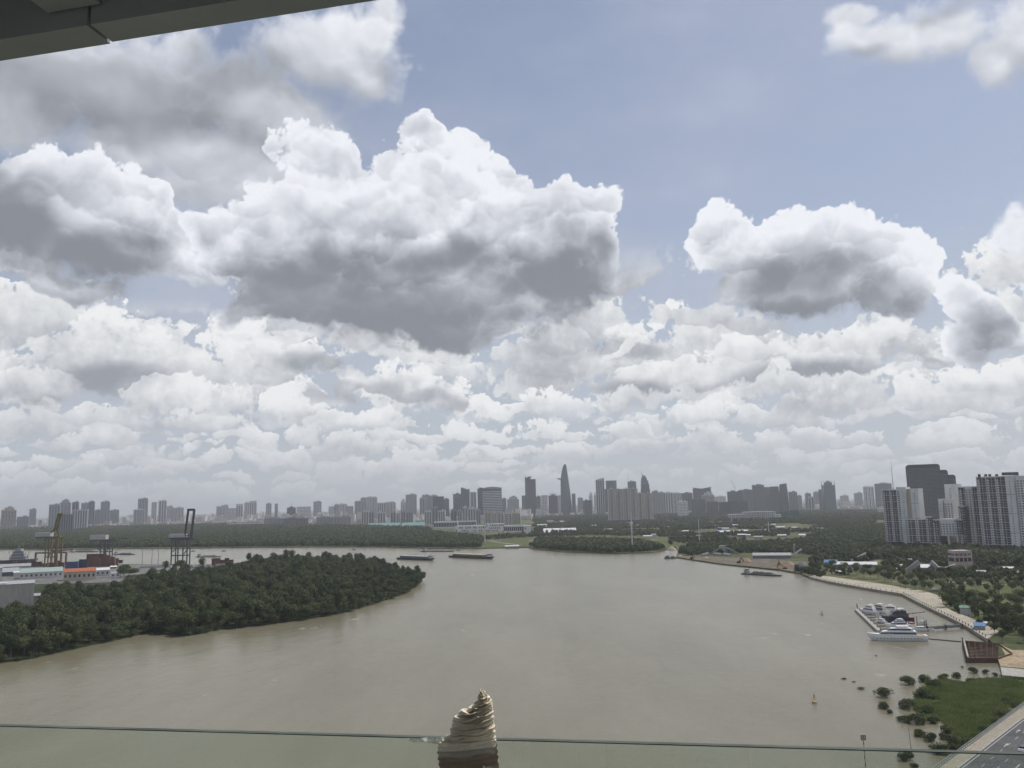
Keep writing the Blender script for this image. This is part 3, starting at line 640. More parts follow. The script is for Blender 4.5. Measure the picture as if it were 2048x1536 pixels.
T = [
 (3,33,1020,4300,'k','rib','pale pink stepped apartment block at the far left edge','step'),
 (34,58,1033,4600,'g','grid','low grey block right of the pink apartment block','room'),
 (59,73,1018,5200,'g','grid','slim grey tower alone between the pink block and the tower cluster','room'),
 (98,121,1009,4700,'g','vert','lower left tower of the grey cluster behind the yellow crane','room'),
 (119,142,1005,4800,'g','rib','wide grey tower with a stepped top, second in the left cluster','step'),
 (144,158,1004,4900,'m','vert','narrow grey tower in the middle of the left cluster','room'),
 (164,178,1006,4900,'g','rib','left half of the paired grey towers in the left cluster','room'),
 (177,190,1003,4800,'m','rib','taller right half of the paired grey towers in the left cluster','room'),
 (145,176,1019,4000,'p','vert','pale block with bright vertical stripes below the left cluster',None),
 (118,147,1028,3500,'m','vert','dark blue-grey block in front of the left cluster, right of the yellow crane',None),
 (190,203,1020,5000,'g','grid','low grey block left of the tall split tower','room'),
 (202,220,1003,5000,'g','rib','tall grey tower standing apart right of the left cluster','room'),
 (220,239,1020,5200,'g','band','low pale block right of the tall split tower','room'),
 (276,296,997,5200,'g','rib','tallest grey tower on the left, above the low houses','room'),
 (267,290,1019,4700,'p','rib','pale lower tower in front of the tallest left tower','room'),
 (303,314,1004,5600,'p','grid','plain slim pale tower right of the tallest left tower',None),
 (318,334,1001,5300,'p','vert','pale tower with a dark stripe, left of the black portal crane','room'),
 (334,346,1012,5600,'p','grid','shorter pale tower touching the striped tower','room'),
 (347,368,1015,5600,'p','rib','wide low pale tower just left of the black portal crane','room'),
 (433,443,1013,6000,'p','grid','small pale tower with dark side, left of the two capped towers','room'),
 (443,457,1010,6000,'p','rib','pale tower, second left of the two capped towers','room'),
 (455,472,1016,5900,'p','grid','low wide pale tower beside the first capped tower',None),
 (472,486,1010,6000,'p','vert','pale tower under construction with a wide dark cap, left one','cap'),
 (489,499,1005,6200,'p','rib','slim pale tower between the two capped towers','room'),
 (499,513,1004,6000,'p','vert','taller pale tower under construction with a wide dark cap, right one','cap'),
 (532,543,1007,6300,'g','grid','slim grey tower left of the dark building slab','room'),
 (550,556,1007,6300,'g','vert','thinnest grey tower left of the dark building slab',None),
 (575,592,1015,5200,'d','band','dark unfinished slab with a small crane on the left skyline','mast'),
 (594,622,1013,6500,'p','grid','long low pale block behind the dark slab',None),
 (627,643,1003,6200,'g','grid','square grey tower right of the dark slab','room'),
 (657,670,1013,6000,'p','grid','small pale tower, first of the mid-left group','room'),
 (669,678,1009,5700,'g','vert','narrow grey tower, second of the mid-left group','room'),
 (678,694,1008,5700,'p','rib','pale paired tower in the mid-left group','room'),
 (694,707,1012,5700,'g','grid','right-hand grey tower of the mid-left group',None),
 (709,733,1002,5000,'g','rib','broad grey apartment tower left in the tall mid-left block','room'),
 (721,733,996,5200,'g','vert','grey tower rising behind the broad mid-left tower','room'),
 (732,754,994,5000,'p','rib','tallest pale tower of the mid-left block','room'),
 (754,772,1005,5100,'p','vert','white striped block right of the tall mid-left tower',None),
 (771,791,1004,5150,'p','rib','right end of the white striped block','room'),
 (801,812,1004,5300,'p','grid','pale low tower left of the square grey tower','step'),
 (811,833,989,5000,'g','grid','square grey tower with flat top left of the dark office group','room'),
 (839,850,996,5100,'g','vert','left edge tower of the grey group left of the dark offices','room'),
 (844,859,990,5200,'g','rib','grey tower with small roof room in the group left of the dark offices','room'),
 (857,875,991,5100,'g','rib','grey tower second in the group left of the dark offices','room'),
 (867,888,993,4800,'d','grid','dark square office in front of the grey group',None),
 (887,898,998,4700,'b','grid','low dark blue office right of the dark square office','room'),
 (906,923,988,5300,'b','grid','blue-grey tower with a crane on its left corner','mast'),
 (908,925,994,5100,'b','vert','pale blue tower with rounded shoulder left of the crown tower',None),
 (941,953,984,5200,'g','vert','grey tower between crown tower and striped glass building',None),
 (1003,1012,997,5200,'m','grid','small dark tower right of the striped glass building','room'),
 (1015,1038,998,5400,'g','grid','pale pyramid-stepped block left of the tall stepped tower','step'),
 (1043,1051,991,5100,'m','grid','dark shoulder block left of the tall stepped tower',None),
 (1071,1081,993,5100,'m','grid','dark shoulder block right of the tall stepped tower','room'),
 (1082,1095,990,5700,'p','grid','light block behind the trees between the two tallest towers',None),
 (1097,1115,991,5100,'d','band','dark unfinished block with two cranes between the tallest towers','mast'),
 (1115,1124,991,5600,'p','grid','bluish white block left of the curved tower','room'),
 (1144,1151,987,5000,'m','vert','thin dark block right of the curved tower',None),
 (1155,1166,996,5600,'g','grid','grey block with flat roof right of the curved tower','room'),
 (1167,1184,1001,4900,'d','grid','low dark block between curved tower and twin pale towers','room'),
 (1178,1185,990,6500,'p','rib','left one of the small twin pale towers','step'),
 (1187,1192,990,6500,'p','rib','right one of the small twin pale towers','step'),
 (1206,1213,978,5000,'m','glass','low annex attached to the slim blue tower',None),
 (1211,1232,961,5100,'b','glass','broad dark glass tower with curved corner behind the cream towers',None),
 (1255,1272,963,5200,'m','glass','square dark tower behind the cream towers','room'),
 (1303,1316,982,4900,'g','rib','grey block right of the setback spire tower','room'),
 (1314,1330,985,4800,'g','rib','first of the grey slab towers in the middle right row','room'),
 (1330,1346,985,4900,'p','vert','second of the grey slab towers, with light stripes','room'),
 (1346,1364,986,4900,'p','rib','third of the grey slab towers in the middle right row','room'),
 (1364,1385,986,5000,'b','vert','fourth, bluish slab tower beside the dark winged-roof block','room'),
 (1355,1376,1003,3900,'w','grid','small white housing block in front of the slab towers','room'),
 (1385,1421,977,4900,'d','band','dark block with an overhanging wing-shaped roof','cap2'),
 (1404,1429,990,4400,'p','band','pale stepped block in front of the winged-roof block','step'),
 (1430,1452,993,5600,'p','grid','low pale houses block right of the winged-roof block','room'),
 (1382,1410,998,4200,'b','glass','left low dark glass block by the open land','none'),
 (1412,1435,1003,4100,'d','glass','second low dark glass block by the open land',None),
 (1438,1462,1004,4100,'d','band','third low dark glass block by the open land',None),
 (1463,1495,1002,4050,'b','glass','right low dark glass block by the open land',None),
 (1454,1484,983,4700,'d','band','dark block carrying a slanted crane','room'),
 (1478,1506,980,4800,'m','grid','dark grey block right of the slanted crane','room'),
 (1504,1528,970,4600,'m','glass','dark tower with a stepped roof right of centre','room'),
 (1527,1544,974,4700,'m','grid','dark slab beside the stepped-roof tower',None),
 (1540,1557,973,4600,'d','grid','darkest slab of the right central group',None),
 (1557,1565,985,4700,'m','grid','low block left of the tapered round tower',None),
 (1577,1594,984,4600,'m','grid','dark block right of the tapered round tower','room'),
 (1594,1603,991,4900,'g','grid','small grey block right of the tapered tower group','room'),
 (1610,1622,987,5000,'m','grid','grey narrow block left of the spiked glass tower','room'),
 (1616,1628,993,4600,'p','vert','pale striped block left of the spiked glass tower',None),
 (1626,1637,984,5100,'g','grid','grey block second left of the spiked glass tower','room'),
 (1636,1651,979,4600,'m','grid','dark block touching the spiked glass tower','room'),
 (1680,1697,991,5600,'p','rib','low pale towers right of the spiked glass tower','room'),
 (1708,1725,986,5300,'g','grid','grey block left of the white slab','room'),
 (1726,1747,973,4900,'w','rib','white slab tower left of the mast','room'),
 (1749,1783,967,4700,'g','glass','grey-green glass block behind the mast and the apartment complex','room'),
]
for (x0, x1, top, D, wl, st, lab, roof) in T:
    r = tower(x0, x1, top, D, wl, st, lab, roof=None if roof in ('none', 'cap2') else roof)
    if roof == 'cap2':
        w = (x1 - x0) / FPX * D; h = P((x0+x1)/2, top, D).z - GZ; mb = MB()
        mb.add([(-w*.53,-3,h+7),(-w*.53,25,h+7),(0,25,h-1),(0,-3,h-1),(w*.53,25,h+8),(w*.53,-3,h+8),(-w*.4,-3,h-1),(w*.4,-3,h-1),(-w*.4,25,h-1),(w*.4,25,h-1)],
               [(0,1,8,6),(0,6,3),(3,2,1,0),(3,5,4,2),(5,3,7),(7,9,4,5)]); mb.build('roof', M_DARK, r)
# ---- low old blocks along the river, mid left
def block_row(segs, D, wall, style, lab, roofs, dp=16, cat='apartment block'):
    for i, (x0, x1, top) in enumerate(segs):
        tower(x0, x1, top, D, wall[i % len(wall)], style, lab[i], cat, dp=dp, roof=roofs, name='apartment_block', yaw=0.0)
block_row([(528,566,1036),(567,616,1036)], 3900, 'gm', 'rib', ['long old grey block at the left end of the riverside row','long old grey block second in the riverside row'], 'room')
block_row([(633,666,1034),(667,701,1033)], 3800, 'gg', 'rib', ['long old grey block third in the riverside row','long old grey block right end of the riverside row'], 'room')
names = ['first','second','third','fourth','fifth','sixth','seventh','eighth']
block_row([(723,737,1022),(738,748,1024),(755,771,1024),(781,792,1024),(793,800,1025),(802,811,1022),(812,826,1023)], 3700, 'pgpgpgg', 'vert',
          [n + ' from the left of the short grey blocks above the teal roofs' for n in names[:7]], 'room', 14)
block_row([(849,863,1022),(864,876,1014),(877,890,1021),(902,913,1020),(915,924,1021),(925,935,1014),(936,951,1016),(952,961,1020)], 3500, 'pgpmgppg', 'vert',
          [n + ' from the left of the grey blocks below the striped glass building' for n in names], 'room', 14)
block_row([(967,981,1024),(982,993,1025),(994,1007,1025),(1008,1023,1026),(1024,1040,1026)], 3200, 'ecece', 'rib',
          [n + ' from the left of the beige blocks behind the white school' for n in names[:5]], 'room', 14)
# ---- striped glass building
def glass_building():
    D = 4700; c = P(984, 975, D); w = 38 / FPX * D; h = c.z - GZ; r = empty('office_building', (c.x, D, GZ), 0.0, 'broad glass office with white floor stripes and a curved roof', 'office building')
    MB().box(-w/2, w/2, 0, 34, -1, h - 6).build('wall', M_GLASS, r)
    n = 17; mb = MB()
    for i in range(n): z = 4 + (h - 20) * i / n; mb.box(-w/2 - .4, w/2 + .4, -.7, 34.4, z, z + (h - 20) / n * .34)
    tag(mb.build('floor_slab', M_PALE, r), kind='stuff')
    mb = MB(); V = []; n = 12
    for i in range(n + 1):
        x = -w/2 - .5 + (w + 1) * i / n; z = h - 6 + 14 * math.sin(math.pi * (.18 + .62 * i / n)) - 4
        V += [(x, -1, z), (x, 35, z), (x, -1, h - 7), (x, 35, h - 7)]
    F = []
    for i in range(n): a = 4*i; b = a+4; F += [(a,b,b+1,a+1),(a+2,b+2,b,a),(a+1,b+1,b+3,a+3)]
    F += [(0,1,3,2),(4*n,4*n+2,4*n+3,4*n+1)]; mb.add(V, F); mb.build('roof', M_MID, r)
    MB().box(-w/2 - 19, -w/2 - 1, 3, 30, -1, h + 1).box(-w/2 - 29, -w/2 - 19.3, 5, 28, -1, h - 4).build('annex', M_DARK, r)
glass_building()
# ---- dark crown tower
def crown_tower():
    D = 4900; c = P(930.5, 979, D); w = 17 / FPX * D; h = c.z - GZ; r = empty('tower', (c.x, D, GZ), 0.1, 'dark tower with a notched crown left of the striped glass building', 'tower')
    MB().box(-w/2, w/2, 0, 26, -1, h - 6).build('wall', M_DARK, r)
    mb = MB(); mb.box(-w/2, -w*.2, 2, 24, h-6, h+10).box(-w*.2, w*.1, 2, 24, h-6, h+6).box(w*.3, w/2, 2, 24, h-6, h+3).box(w*.1, w*.3, 2, 24, h-6, h).box(-w*.45,-w*.4,8,12,h+10,h+15).box(-w*.28,-w*.24,8,12,h+10,h+14)
    mb.build('crown', M_DARK, r); windows(r, w, 26, 3, h - 8, 'glass', D, random)
crown_tower()
# ---- tall stepped tower
def stepped_tower():
    D = 5000; c = P(1060.5, 959, D); w = 21 / FPX * D; h = c.z - GZ; r = empty('tower', (c.x, D, GZ), 0.0, 'very tall dark tower with a stepped top left of the curved tower', 'tower')
    MB().box(-w/2, w*.02, 0, 34, -1, h + 12).box(w*.02, w/2, 1, 33, -1, h + 2).box(-w*.25, w*.12, 3, 30, h+12, h+18).box(-w*.5, -w*.44, 3, 8, h+12, h+20).build('wall', M_DARK, r)
    windows(r, w * .52, 34, 3, h + 8, 'glass', D, random, x0=-w/2); windows(r, w * .48, 32, 3, h, 'grid', D, random, x0=w*.02)
stepped_tower()
# ---- curved (petal-shaped) tower with helipad
def petal_tower():
    D = 5000; base = P(1134, 1022, D); h = P(1134, 927.5, D).z - GZ
    r = empty('tower', (base.x, D, GZ), 0.0, 'curved tapering tower with a helipad disc sticking out, tallest on the skyline', 'tower')
    # half widths by height: left edge bulges, right edge leans in
    prof = [(0, -33, 32), (.2, -34, 31), (.4, -34, 26), (.6, -33, 20), (.72, -31, 16), (.82, -26, 12), (.9, -20, 9), (.96, -14, 6), (.99, -8, 3), (1.0, -3, 1)]
    rings = []
    for f, a, b in prof:
        cx = (a + b) / 2; rx = (b - a) / 2; ry = 26 * (rx / 33) ** 0.8
        rings.append([(cx + rx * math.cos(t) - rx * .12 * math.sin(t) ** 2, 20 + ry * math.sin(t), h * f - (1 if f == 0 else 0)) for t in [2 * math.pi * i / 20 for i in range(20)]])
    mb = MB(); mb.rings(rings); mb.build('wall', M_GLASS, r, smooth=False)
    mb = MB(); n = 46
    for k in range(1, n):
        f = k / n * .97
        for j in range(len(prof) - 1):
            if prof[j][0] <= f <= prof[j+1][0]:
                u = (f - prof[j][0]) / (prof[j+1][0] - prof[j][0]); a = prof[j][1] + (prof[j+1][1] - prof[j][1]) * u; b = prof[j][2] + (prof[j+1][2] - prof[j][2]) * u
        cx = (a + b) / 2; rx = (b - a) / 2 + .5; ry = 26 * (rx / 33) ** .8 + .5
        rr = lambda z: [(cx + rx * math.cos(t) - rx * .12 * math.sin(t) ** 2, 20 + ry * math.sin(t), z) for t in [2 * math.pi * i / 16 for i in range(16)]]
        mb.rings([rr(h * f), rr(h * f + 1.1)])
    tag(mb.build('floor_band', M_MID, r), kind='stuff')
    mb = MB(); mb.tube((-42, 18, h*.715), (-42, 18, h*.728), 13, 13, 16); mb.beam((-30, 18, h*.69), (-42, 18, h*.715), 5); mb.build('helipad', M_MID, r)
petal_tower()
# ---- slim slanted-top blue tower
def slim_tower():
    D = 4900; c = P(1199.5, 957, D); w = 17 / FPX * D; h = c.z - GZ; r = empty('tower', (c.x, D, GZ), -0.12, 'slim blue-grey tower with a slanted top right of the curved tower', 'tower')
    mb = MB(); mb.add([(-w/2,0,-1),(w/2,0,-1),(w/2,26,-1),(-w/2,26,-1),(-w/2,0,h-8),(w/2,0,h+4),(w/2,26,h+4),(-w/2,26,h-8)], [(3,2,1,0),(4,5,6,7),(0,1,5,4),(1,2,6,5),(2,3,7,6),(3,0,4,7)]); mb.build('wall', M_GREY, r)
    windows(r, w, 26, 3, h - 10, 'vert', D, random)
slim_tower()
# ---- setback tower with spire
def setback_tower():
    D = 5000; c = P(1292.5, 1003, D); r = empty('tower', (c.x, D, GZ), 0, 'greenish setback tower with a thin spire right of the cream towers', 'tower')
    Z = lambda y: P(1292, y, D).z - GZ; s = D / FPX; mb = MB()
    for a, b, y, q in ((-8.5, 8.5, 978, 0), (-8, 7.5, 968, 1), (-7.5, 6, 961, 2), (-7, 3.5, 955, 4), (-5, 1, 951, 6)): mb.box(a*s, b*s, q, 30 - q, -1, Z(y))
    mb.build('wall', M_BLUE, r); mb = MB(); mb.tube((-4.8*s, 12, Z(951)), (-4.8*s, 12, Z(948)), 3.5, 2, 8); mb.tube((-5.8*s, 12, Z(948)), (-5.8*s, 12, Z(941)), 1.6, .4, 6); mb.build('spire', M_MID, r)
    windows(r, 15*s, 26, 3, Z(969), 'glass', D, random, x0=-8*s)
setback_tower()
# ---- tapered round tower, spiked glass tower
def round_tower():
    D = 4600; c = P(1570.5, 1000, D); r = empty('tower', (c.x, D, GZ), 0, 'dark round tapered tower with a flat slanted top', 'tower'); Z = lambda y: P(1570, y, D).z - GZ; s = D / FPX
    rg = []
    for y, rr_ in ((1022, 9.3), (1000, 9), (985, 8.5), (974, 7.6), (967.5, 7)): rg.append([(rr_*s*math.cos(t), 22 + rr_*s*.8*math.sin(t), Z(y) + (3*math.cos(t) if y < 970 else 0)) for t in [math.pi*i/9 for i in range(18)]])
    MB().rings(rg).build('wall', M_DARK, r)
    mb = MB()
    for k in range(14):
        z = 8 + k * (Z(974) / 14); q = 9 - .13 * k; rr = lambda z: [(q*s*1.01*math.cos(t), 22 + q*s*.81*math.sin(t), z) for t in [math.pi*i/9 for i in range(18)]]; mb.rings([rr(z), rr(z + 1.6)])
    tag(mb.build('floor_band', M_MID, r), kind='stuff')
round_tower()
def spiked_tower():
    D = 4500; c = P(1661, 1000, D); r = empty('tower', (c.x, D, GZ), 0, 'green glass tower with corner spikes and a domed roof', 'tower'); Z = lambda y: P(1661, y, D).z - GZ; s = D / FPX; w = 22*s
    MB().box(-w/2, w/2, 0, 40, -1, Z(970)).build('wall', M_BLUE, r); windows(r, w, 40, 3, Z(971), 'glass', D, random, gloss('green_glass', (0.05, 0.12, 0.125), 0.15))
    mb = MB()
    for sx in (-1, 1):
        for y in (2, 38): mb.tube((sx*w*.46, y, Z(972)), (sx*w*.46, y, Z(960)), 2.6, .5, 6)
    mb.build('spike', M_MID, r); MB().prism([(-w*.28,5),(w*.28,5),(w*.28,35),(-w*.28,35)], Z(970), Z(965)).prism([(-w*.24,8),(w*.24,8),(w*.24,32),(-w*.24,32)], Z(965), Z(961), top=.35).build('roof', M_BLUE, r)
spiked_tower()
# ---- cream apartment towers in the centre
def cream_towers():
    D = 3300; s = D / FPX
    for (x0, x1, top, lab, n) in ((1216, 1275, 977, 'wide cream apartment tower, taller one of the pair right of the curved tower', 4), (1277, 1310, 985, 'narrower cream apartment tower beside the wide one', 2)):
        c = P((x0+x1)/2, top, D); w = (x1-x0)*s; h = c.z - GZ; r = empty('apartment_tower', (c.x, D + (0 if n == 4 else 60), GZ), 0.0, lab, 'apartment tower')
        seg = w / n; wall = MB(); win = MB(); bal = MB(); D_ = D
        for k in range(n):
            x = -w/2 + seg*k; off = 4.5 * (k % 2); z1 = h - (2 if k % 2 else 0)
            wall.box(x, x+seg*.30, off, 26, -1, z1); wall.box(x+seg*.62, x+seg, off, 26, -1, z1); wall.box(x+seg*.30, x+seg*.62, off+3, 26.2, -1, z1-1.5)
            wall.box(x+seg*.35, x+seg*.6, 8, 18, z1, z1+4)
            nf = int(h / 3.4)
            for f in range(nf - 1):
                z = 3 + f*3.4
                bal.box(x+seg*.32, x+seg*.60, off+.2, off+3, z, z+1.1)
                win.box(x+seg*.33, x+seg*.59, off+2.6, off+3.05, z+1.2, z+3.0)
                for q in (.04, .17, .68, .84): win.box(x+seg*q, x+seg*(q+.09), off-.2, off+.1, z+1.0, z+2.6)
        wall.build('wall', M_CREAM, r); tag(win.build('windows', M_WIN, r), kind='stuff'); tag(bal.build('balconies', M_PALE, r), kind='stuff')
        MB().box(-w/2 - 10, w/2 + 10, -8, 32, -1, 9).build('podium', M_MID, r)
cream_towers()
# ---- dark fin building on the right
def fin_building():
    D = 2300; s = D / FPX; c = P(1868, 1000, D); r = empty('tower', (c.x, D, GZ), -0.35, 'massive dark building of three rounded slabs stepping down to the right', 'tower'); Z = lambda y: P(1868, y, D).z - GZ
    for (x0, x1, top, y0) in ((1824, 1884, 928, 0), (1872, 1898, 940, 10), (1886, 1912, 950, 20)):
        a, b = (x0-1868)*s, (x1-1868)*s; h = Z(top); rg = []; pl = []
        rr_ = 7
        for t in range(0, 91, 15): pl.append((a + rr_ - rr_*math.cos(R(t)), h - rr_ + rr_*math.sin(R(t))))
        for t in range(90, -1, -15): pl.append((b - rr_ + rr_*math.cos(R(t)), h - rr_ + rr_*math.sin(R(t))))
        pl = [(a, -1)] + pl + [(b, -1)]
        MB().rings([[(x, y0, z) for x, z in pl], [(x, y0 + 34, z) for x, z in pl]]).build('slab', M_DARK, r)
        mb = MB(); n = int(h / 3.6)
        for f in range(1, n - 2): mb.box(a + .6, b - .6, y0 - .35, y0 + 34.35, f*3.6, f*3.6 + .7)
        for q in range(1, int((b - a) / 5)): mb.box(a + 5*q, a + 5*q + .35, y0 - .5, y0 + .2, 2, h - 8)
        tag(mb.build('floor_band', M_MID, r), kind='stuff')
fin_building()
# ---- red and white antenna mast
def mast():
    D = 4300; b = P(1781, 975, D); r = empty('antenna_mast', (b.x, D - 30, GZ), 0, 'very tall thin lattice mast rising behind the apartment complex', 'mast'); top = P(1776, 914, D).z
    b2 = P(1777, 914, D); h = top - GZ; mb = MB(); 
    for k in range(4):
        a = R(45 + 90*k)
        mb.tube((4*math.cos(a), 4*math.sin(a), 0), (1*math.cos(a), 1*math.sin(a), h*.8), .5, .4, 4)
    for k in range(22):
        z = h*.8*k/22; q = 3.6*(1 - .75*k/22)
        mb.beam((-q, -q*.7, z), (q, -q*.7, z + h*.8/22), .35); mb.beam((q, q*.7, z), (-q, q*.7, z + h*.8/22), .35)
    mb.tube((0,0,h*.8), (0,0,h), .7, .25, 5); mb.box(-4, 4, -4, 4, h*.42, h*.43); mb.build('lattice', mat('red_white_mast', (0.42, 0.30, 0.29), .7), r)
mast()
# ---- cranes on roofs
def tower_crane(px, ytop, D, base_y, jib, ang, lab):
    b = P(px, base_y, D); z1 = P(px, ytop, D).z - b.z; r = empty('tower_crane', (b.x, D - 2, b.z - 2), 0, lab, 'crane')
    mb = MB(); mb.beam((0,0,0), (0,0,z1*.55), 1.4); mb.build('mast', M_MID, r)
    e = Vector((math.cos(ang)*jib, 0, z1*.55 + math.sin(ang)*jib)); mb = MB(); mb.beam((0,0,z1*.5), e, 1.2); mb.beam((0,0,z1*.5), (-jib*.3*math.cos(ang), 0, z1*.5), 2.0); mb.beam((0,0,z1*.95), e*.9, .4); mb.beam((0,0,z1*.5), (0,0,z1), .7); mb.build('jib', M_MID, r)
tower_crane(1470, 966, 4690, 984, 48, 2.0, 'slanted-jib tower crane on the dark block right of centre')
tower_crane(1101, 984, 5090, 992, 38, 0.1, 'left flat-jib crane on the dark unfinished block')
tower_crane(1110, 985, 5095, 992, 30, 2.9, 'right flat-jib crane on the dark unfinished block')
tower_crane(906, 983, 5290, 989, 10, 1.9, 'tiny crane on the corner of the blue-grey tower')
tower_crane(1256, 945, 5195, 966, 6, 1.5, 'thin mast crane left of the square dark tower behind the cream towers')
# ---- low houses of the city sprawl
def sprawl():
    rnd = np.random.RandomState(9); pts = []
    while len(pts) < 15000:
        px = rnd.uniform(-60, 2110); D = 3600 / max(0.04, 1 - rnd.rand() * 0.84)
        hy = 1009 - ROLL * (px - 1024); dmin = 4700 if px < 520 else (4300 if px < 1060 else 4900)
        if px > 1760: dmin = 3600
        if D < dmin or D > 21000: continue
        g = P(px, hy, D); pts.append((g.x, D))
    pts.sort(key=lambda p: p[1]); mats_ = [M_PALE, M_CREAM, M_GREY, M_WH, M_PINK, M_BEIGE, mat('brick_red_roof', (0.22, 0.12, 0.09))]
    protos = []
    for k in range(10):
        w = rnd.uniform(9, 26); d = rnd.uniform(9, 20); h = rnd.uniform(7, 17) if k < 7 else rnd.uniform(20, 34)
        mb = MB(); mb.box(-w/2, w/2, 0, d, -1, h); mb.box(-w*.2, w*.3, d*.3, d*.8, h, h+3)
        nf = int(h/3.6)
        for f in range(nf):
            for c in range(2): mb.box(-w/2 + w*(.12+.44*c), -w/2 + w*(.42+.44*c), -.3, .1, 1.2+f*3.6, 3+f*3.6, 1)
        protos.append((mb, mb.mesh('house', [mats_[k % 7], M_WIN])))
    for i, (x, y) in enumerate(pts[:290]):
        k = rnd.randint(10) if y > 4000 else rnd.randint(7)
        o = link_mesh('house', protos[k][1], None, (x, y, GZ), rnd.uniform(-.7, .7), (rnd.uniform(.8, 1.5),)*2 + (rnd.uniform(.8, 1.25),))
        tag(o, 'small pale town house in the low sprawl under the skyline towers', 'house', 'low town houses under the skyline')
    for m_i in range(3):
        big = MB()
        for j, (x, y) in enumerate(pts[290:]):
            if j % 3 != m_i: continue
            w = rnd.uniform(10, 34) * (1 + y/20000); d = rnd.uniform(9, 20); h = rnd.uniform(8, 24) if rnd.rand() < .95 else rnd.uniform(26, 60)
            M = Matrix.Translation((x, y, GZ)) @ Matrix.Rotation(rnd.uniform(-.6, .6), 4, 'Z')
            big.box(-w/2, w/2, 0, d, -1, h, j % 2, M)
        tag(big.build('houses', [(M_PALE, M_CREAM), (M_WH, M_PINK), (M_GREY, M_PALE)][m_i]), 'distant low sprawl of tiny pale houses reaching the horizon', kind='stuff')
sprawl()

